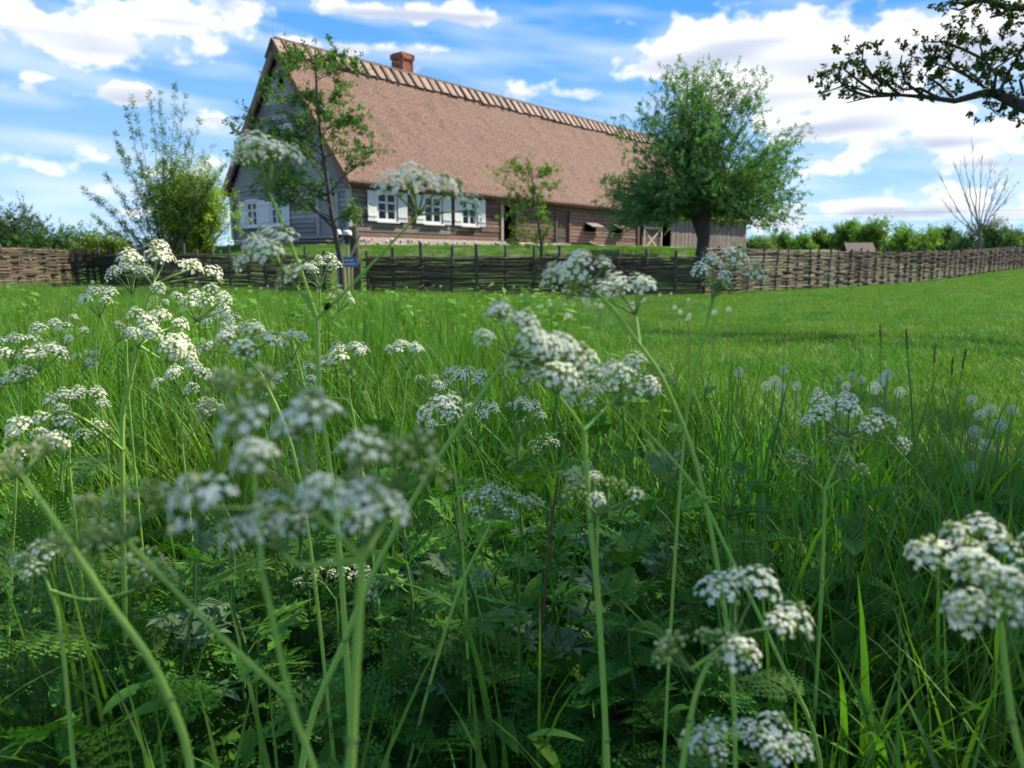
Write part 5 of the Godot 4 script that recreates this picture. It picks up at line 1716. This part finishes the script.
func build_grass() -> void:
	var patch := FastNoiseLite.new()
	patch.seed = 21
	patch.frequency = 0.35
	var green := func(q: Vector2) -> Color:       # one range of greens for all the grass
		var t := clampf(0.5 + 0.8 * patch.get_noise_2d(q.x * 1.6, q.y * 1.6), 0.0, 1.0)
		var f := r(0.8, 1.2)
		return Color(lerpf(0.08, 0.155, t) * f, lerpf(0.215, 0.275, t) * f, lerpf(0.038, 0.036, t) * f)
	var near := []
	for k in 5: near.append(tuft(12, 0.05, 0.46, 0.0075, 0.42, 6))
	for k in 3: near.append(tuft(8, 0.05, 0.36, 0.013, 0.6, 6, 0.0))
	scatter("tall_grass", "dense tall meadow grass in the near shade", "grass", near, M.grass, 5200, func() -> Vector2:
		var d := sqrt(r(0.55 * 0.55, 4.6 * 4.6))
		var x := r(-0.78 * d - 0.7, 0.78 * d + 0.7)
		if x > lawn_edge(d) + r(-0.1, 0.25): return Vector2(INF, 0)
		if d < 1.6 and x < 0.25 and rng.randf() < 0.72: return Vector2(INF, 0)
		return Vector2(x, d), Vector2(0.7, 1.2), green)
	var mid := []
	for k in 5: mid.append(tuft(22, 0.1, 0.4, 0.0075, 0.45, 4))
	scatter("meadow_grass", "long sunlit meadow grass running up to the woven fence", "grass", mid, M.grass, 21000, func() -> Vector2:
		var d := sqrt(r(4.0 * 4.0, 20.0 * 20.0))
		var x := r(-0.75 * d - 2.0, 0.75 * d)
		if x > lawn_edge(d) + r(-0.15, 0.3): return Vector2(INF, 0)
		if d > fence_depth(x) - 0.1: return Vector2(INF, 0)
		if patch.get_noise_2d(x * 3.0 + 9.0, d * 3.0) < r(-0.75, 0.05) and rng.randf() < 0.7: return Vector2(INF, 0)
		return Vector2(x, d), Vector2(0.6, 1.15), green)
	var short := []
	for k in 4: short.append(tuft(34, 0.12, 0.085, 0.0045, 0.7, 3, 0.1))
	scatter("lawn_grass", "short mown lawn rising to the right", "grass", short, M.grass, 78000, func() -> Vector2:
		var d := pow(rng.randf(), 0.62) * 44.0 + 2.2 if rng.randf() < 0.55 else sqrt(r(1.8 * 1.8, 13.0 * 13.0))
		var x := r(-0.1 * d, 0.76 * d + 3.0)
		if x < lawn_edge(d) - 0.5: return Vector2(INF, 0)
		if d > fence_depth(x) - 0.15: return Vector2(INF, 0)
		return Vector2(x, d), Vector2(0.8, 1.5), green)
	var yard := []
	for k in 3: yard.append(tuft(34, 0.24, 0.13, 0.012, 0.6, 3, 0.08))
	scatter("yard_grass", "sunlit yellow-green grass between fence and house", "grass", yard, M.grass, 9000, func() -> Vector2:
		var d := r(19.5, 46.0)
		var x := r(-0.6, 0.3) * d
		if d < fence_depth(x) + 0.2: return Vector2(INF, 0)
		return Vector2(x, d), Vector2(0.8, 1.3), green)
	# leafy weeds standing between the grass farther out
	var weeds := [sprig(0.26, 9, 0.1, 0.045, Color(0.9, 1, 1)), sprig(0.3, 12, 0.085, 0.03, Color(1, 1, 0.9)), fern_leaf(0.22, 6, 5, Color(0.95, 1, 0.95), 0.6)]
	scatter("meadow_weeds", "leafy weeds mixed into the long meadow grass", "weeds", weeds, M.leaf, 2600, func() -> Vector2:
		var d := sqrt(r(2.6 * 2.6, 13.0 * 13.0))
		var x := r(-0.72, 0.6) * d
		if x > lawn_edge(d) - 0.2 or patch.get_noise_2d(x * 2.0 - 30.0, d * 2.0) < r(-0.3, 0.3): return Vector2(INF, 0)
		return Vector2(x, d), Vector2(0.8, 1.5), green)
	# leafy undergrowth in the near shade
	var ferns := []
	for k in 2: ferns.append(fern_leaf(0.115, 6, 5, Color(0.9, 0.95, 0.9), 0.8))
	ferns.append(lobed_leaf(0.06, Color(0.95, 1, 1), 3))
	ferns.append(outline_leaf([[0.0, 0.01], [0.12, 0.08], [0.3, 0.15], [0.5, 0.17], [0.7, 0.13], [0.88, 0.06], [1.0, 0.0]], 0.075, 0.35, 0.35, Color(1, 1, 0.9)))
	var o := Node3D.new()
	o.name = "undergrowth"
	add_child(o)
	tag(o, "dark leafy undergrowth between the flower stems", "undergrowth", "", "stuff")
	var xs := [[], [], [], []]
	var cs := [[], [], [], []]
	for i in 10500:
		var d := sqrt(r(0.85 * 0.85, 3.4 * 3.4))
		var x := r(-0.8, 0.8) * d
		if x > lawn_edge(d) - 0.2: continue
		if x > 0.4 and rng.randf() < 0.45: continue
		var k := rng.randi() % 4
		var g := onground(x, d) + Vector3(0, r(0.01, 0.2) * (1.0 if d < 1.8 else 0.7), 0)
		var s := r(0.6, 1.15)
		var bas := Basis(Vector3.UP, r(0, TAU)) * Basis(Vector3.RIGHT, r(-1.0, 0.2)) * Basis(Vector3(0, 0, 1), r(-0.4, 0.4))
		xs[k].append(Transform3D(bas.scaled(Vector3(s, s, s)), g))
		var f := r(0.7, 1.25)
		cs[k].append(Color(0.085 * f * r(0.8, 1.2), 0.22 * f, 0.028 * f * r(0.8, 1.5)))
	for k in 4:
		many("leaves", ferns[k], M.leaf, o, xs[k], cs[k])


# ------------------------------------------------------------------ ground, gate and small things
func build_ground() -> void:
	var b := MB.new()
	var cols := []
	var xs := []
	var zs := []
	var v := -400.0
	while v <= 400.0:
		xs.append(v)
		v += 0.5 if absf(v) < 20.0 else (1.5 if absf(v) < 45.0 else 12.0)
	v = -30.0
	while v <= 520.0:
		zs.append(v)
		v += 0.5 if v < 24.0 and v > -3.0 else (1.5 if v < 70.0 else 15.0)
	for d in zs:
		for x in xs:
			b.vert(onground(x, d), Vector3.UP, Color.WHITE)
	var n := xs.size()
	for i in zs.size() - 1:
		for k in n - 1:
			var a := i * n + k
			b.ix.append_array(PackedInt32Array([a, a + n, a + 1, a + 1, a + n, a + n + 1]))
	var st := SurfaceTool.new()
	st.create_from(b.mesh(), 0)
	st.generate_normals()
	var o := part("ground", st.commit(), M.ground, self)
	o.set_meta("kind", "structure")

func jug(base: Vector3, post_h: float, label: String, low: Color, high: Color) -> void:
	var s := thing("wooden_stake", base, "pale stake at the gate carrying the " + label.split(" upended")[0], "stake", "stakes at the gate")
	var b := MB.new()
	b.tube(PackedVector3Array([Vector3(0, -0.2, 0), Vector3(0.01, post_h, 0)]), PackedFloat32Array([0.03, 0.026]), 7, Color.WHITE)
	part("pole", b.mesh(), M.pale_wood, s)
	var o := thing("jug", base + Vector3(0.01, post_h - 0.2, 0), label, "jug", "jugs upended on stakes")
	b = MB.new()
	b.lathe([Vector2(0.06, 0.0), Vector2(0.075, 0.02), Vector2(0.06, 0.06), Vector2(0.1, 0.14), Vector2(0.115, 0.2)], 14, low)
	b.lathe([Vector2(0.115, 0.2), Vector2(0.11, 0.26), Vector2(0.08, 0.31), Vector2(0.0, 0.315)], 14, high)
	part("body", b.mesh(), M.stone, o)
	b = MB.new()
	b.tube(PackedVector3Array([Vector3(0.065, 0.03, 0), Vector3(0.14, 0.06, 0), Vector3(0.16, 0.13, 0), Vector3(0.105, 0.18, 0)]), PackedFloat32Array([0.012, 0.012, 0.012, 0.012]), 6, low)
	part("handle", b.mesh(), M.stone, o)

func build_gate() -> void:
	var plank := plank_mesh()
	var gp := onground(-3.86, 19.25)
	var o := thing("gate_post", gp, "stout weathered gate post with a slanting pale brace", "post")
	var b := MB.new()
	b.tube(PackedVector3Array([Vector3(0, -0.2, 0), Vector3(0.01, 0.9, 0), Vector3(-0.02, 1.72, 0)]), PackedFloat32Array([0.13, 0.12, 0.11]), 9, Color.WHITE)
	part("post", b.mesh(), M.post, o)
	b = MB.new()
	b.tube(PackedVector3Array([Vector3(-0.3, 0.5, 0.16), Vector3(0.16, 1.5, 0.13)]), PackedFloat32Array([0.035, 0.03]), 6, Color.WHITE)
	part("brace", b.mesh(), M.pale_wood, o)
	jug(onground(-4.24, 19.0), 1.52, "black jug with a white foot upended on a stake", Color(0.015, 0.014, 0.014), Color(0.62, 0.6, 0.56))
	jug(onground(-3.98, 18.95), 1.5, "white jug with a dark rim upended on a stake", Color(0.06, 0.05, 0.05), Color(0.62, 0.61, 0.6))
	# blue plaque with white lettering, too small to read
	var sp := onground(-3.95, 18.75)
	var s := thing("plaque", sp, "blue enamel plaque with two lines of white lettering on yellow slats", "sign")
	for k in 2:
		b = MB.new()
		b.box(Transform3D(Basis(Vector3(0, 0, 1), 0.03 - 0.06 * k), Vector3(-0.09 + 0.17 * k, 0.38, -0.02)), Vector3(0.075, 0.96, 0.03), Color.WHITE)
		part("slat", b.mesh(), plainmat(0.42, 0.4, 0.11, 0.7), s)
	var blue := plainmat(0.11, 0.15, 0.32, 0.4)
	b = MB.new()
	b.box(Transform3D(Basis(Vector3.UP, 0.1), Vector3(0.0, 0.86, 0.02)), Vector3(0.5, 0.24, 0.02), Color.WHITE)
	var face := part("plate", b.mesh(), blue, s)
	b = MB.new()
	for line in 2:
		var x := -0.18
		while x < 0.17:
			var w := r(0.03, 0.07)
			b.box(Transform3D(Basis(Vector3.UP, 0.1), Vector3(x + w / 2, 0.9 - 0.085 * line, 0.035 - x * 0.1)), Vector3(w, 0.03, 0.004), Color.WHITE)
			x += w + 0.02
	part("lettering", b.mesh(), plainmat(0.7, 0.72, 0.75, 0.5), face)
	b = MB.new()
	b.box(Transform3D(Basis(Vector3.UP, -0.35), Vector3(-0.17, 0.85, -0.12)), Vector3(0.3, 0.26, 0.03), Color.WHITE)
	part("rear_plate", b.mesh(), plainmat(0.18, 0.2, 0.3, 0.5), s)
	# low brown hut behind the right fence
	var hb := onground(19.4, 44.0)
	hb.y = at(830, 262, 44.0).y - 0.2
	var h := thing("brown_hut", hb, "low brown hut roof showing over the woven fence", "hut")
	h.rotation.y = -0.2
	part("wall", plank, M.dark_wood, h, scaled(Vector3(0, 0.4, 0), Vector3(1.15, 1.0, 1.4)))
	for sg in [-1.0, 1.0]:
		part("roof_board", plank, M.dark_wood, h, scaled(Vector3(0, 1.0, sg * 0.45), Vector3(1.5, 0.06, 1.1), Basis(Vector3.RIGHT, sg * 0.5)))

func build_power_line() -> void:
	var a := onground(at(700, 230, 140.0).x, 140.0)
	var c := onground(at(1130, 230, 122.0).x, 122.0)
	var o := thing("power_line", a, "thin power cables strung between poles beyond the far hedge", "power line")
	var b: MB
	for q in [Vector3.ZERO, c - a]:
		b = MB.new()
		b.tube(PackedVector3Array([q - Vector3(0, 0.3, 0), q + Vector3(0, 9.5, 0)]), PackedFloat32Array([0.16, 0.11]), 7, Color(0.14, 0.12, 0.1))
		b.box(Transform3D(Basis(), q + Vector3(0, 9.0, 0)), Vector3(0.1, 0.12, 2.2), Color(0.14, 0.12, 0.1))
		part("pole", b.mesh(), M.bark_vc, o)
	for k in 3:
		b = MB.new()
		var pts := PackedVector3Array()
		for i in 17:
			var t := i / 16.0
			pts.append((c - a) * t + Vector3(0, 9.1 - [0.0, 1.6, 2.6][k] - 2.4 * t * (1.0 - t), -0.9 + 0.9 * k))
		b.tube(pts, taper(17, 0.016, 0.016), 4, Color(0.09, 0.09, 0.1))
		part("cable", b.mesh(), M.bark_vc, o)

func build_fences() -> void:
	var rod := Color(0.092, 0.066, 0.042)
	wattle([Vector2(-13.3, 15.0), Vector2(-12.75, 19.0), Vector2(-13.9, 26.0)], 0.8, 1.08, rod, "sunlit reddish brown run of wattle fence on the left", 0.1)
	wattle([Vector2(-13.8, 26.1), Vector2(-9.0, 22.4), Vector2(-4.6, 19.3)], 0.8, 0.98, rod, "wattle fence run between the bright bush and the gate", 0.3)
	wattle([Vector2(-3.6, 19.3), Vector2(0.5, 19.6), Vector2(4.9, 20.2)], 0.72, 0.98, rod, "loosely woven wattle fence run before the house, right of the gate", 0.28)
	wattle([Vector2(5.0, 20.3), Vector2(9.0, 24.6), Vector2(18.0, 33.5), Vector2(30.0, 45.5), Vector2(40.0, 52.0)], 0.8, 1.2, rod, "long dark wattle fence run climbing past the willow", 0.16)


# ------------------------------------------------------------------ all of it
func _ready() -> void:
	rng.seed = 20240
	wob.seed = 3
	wob.frequency = 0.06
	var cam := Camera3D.new()
	cam.name = "camera"
	cam.position = Vector3(0, EYE, 0)
	cam.rotation.x = -PITCH
	cam.fov = 52.833
	cam.near = 0.02
	cam.far = 1500.0
	var lens := CameraAttributesPhysical.new()
	lens.frustum_focal_length = 24.155
	lens.frustum_focus_distance = 1.6
	lens.exposure_aperture = 6.4
	lens.frustum_near = 0.02
	lens.frustum_far = 1500.0
	cam.attributes = lens
	add_child(cam)
	cam.current = true
	var env := Environment.new()
	env.background_mode = Environment.BG_SKY
	env.sky = Sky.new()
	env.sky.sky_material = make_sky()
	env.tonemap_mode = Environment.TONE_MAPPER_LINEAR
	env.tonemap_exposure = 2.08
	env.background_energy_multiplier = 0.78
	env.sdfgi_enabled = true
	env.ssao_enabled = true
	env.ssil_enabled = true
	var we := WorldEnvironment.new()
	we.name = "environment"
	we.environment = env
	add_child(we)
	var sun := DirectionalLight3D.new()
	sun.name = "sun"
	sun.light_energy = 1.6
	sun.light_color = Color(1.0, 0.96, 0.88)
	sun.light_angular_distance = 0.5
	sun.shadow_enabled = true
	var az := deg_to_rad(64.0)
	var el := deg_to_rad(49.0)
	sun.transform = Transform3D(Basis.looking_at(-Vector3(sin(az) * cos(el), sin(el), -cos(az) * cos(el))), Vector3(0, 30, 0))
	add_child(sun)
	make_materials()
	var t0 := Time.get_ticks_msec()
	build_ground()
	build_house()
	print("house ", Time.get_ticks_msec() - t0)
	build_fences()
	build_trees()
	build_power_line()
	print("trees ", Time.get_ticks_msec() - t0)
	build_gate()
	build_parsley()
	build_herbs()
	print("herbs ", Time.get_ticks_msec() - t0)
	build_grass()
	print("grass ", Time.get_ticks_msec() - t0)
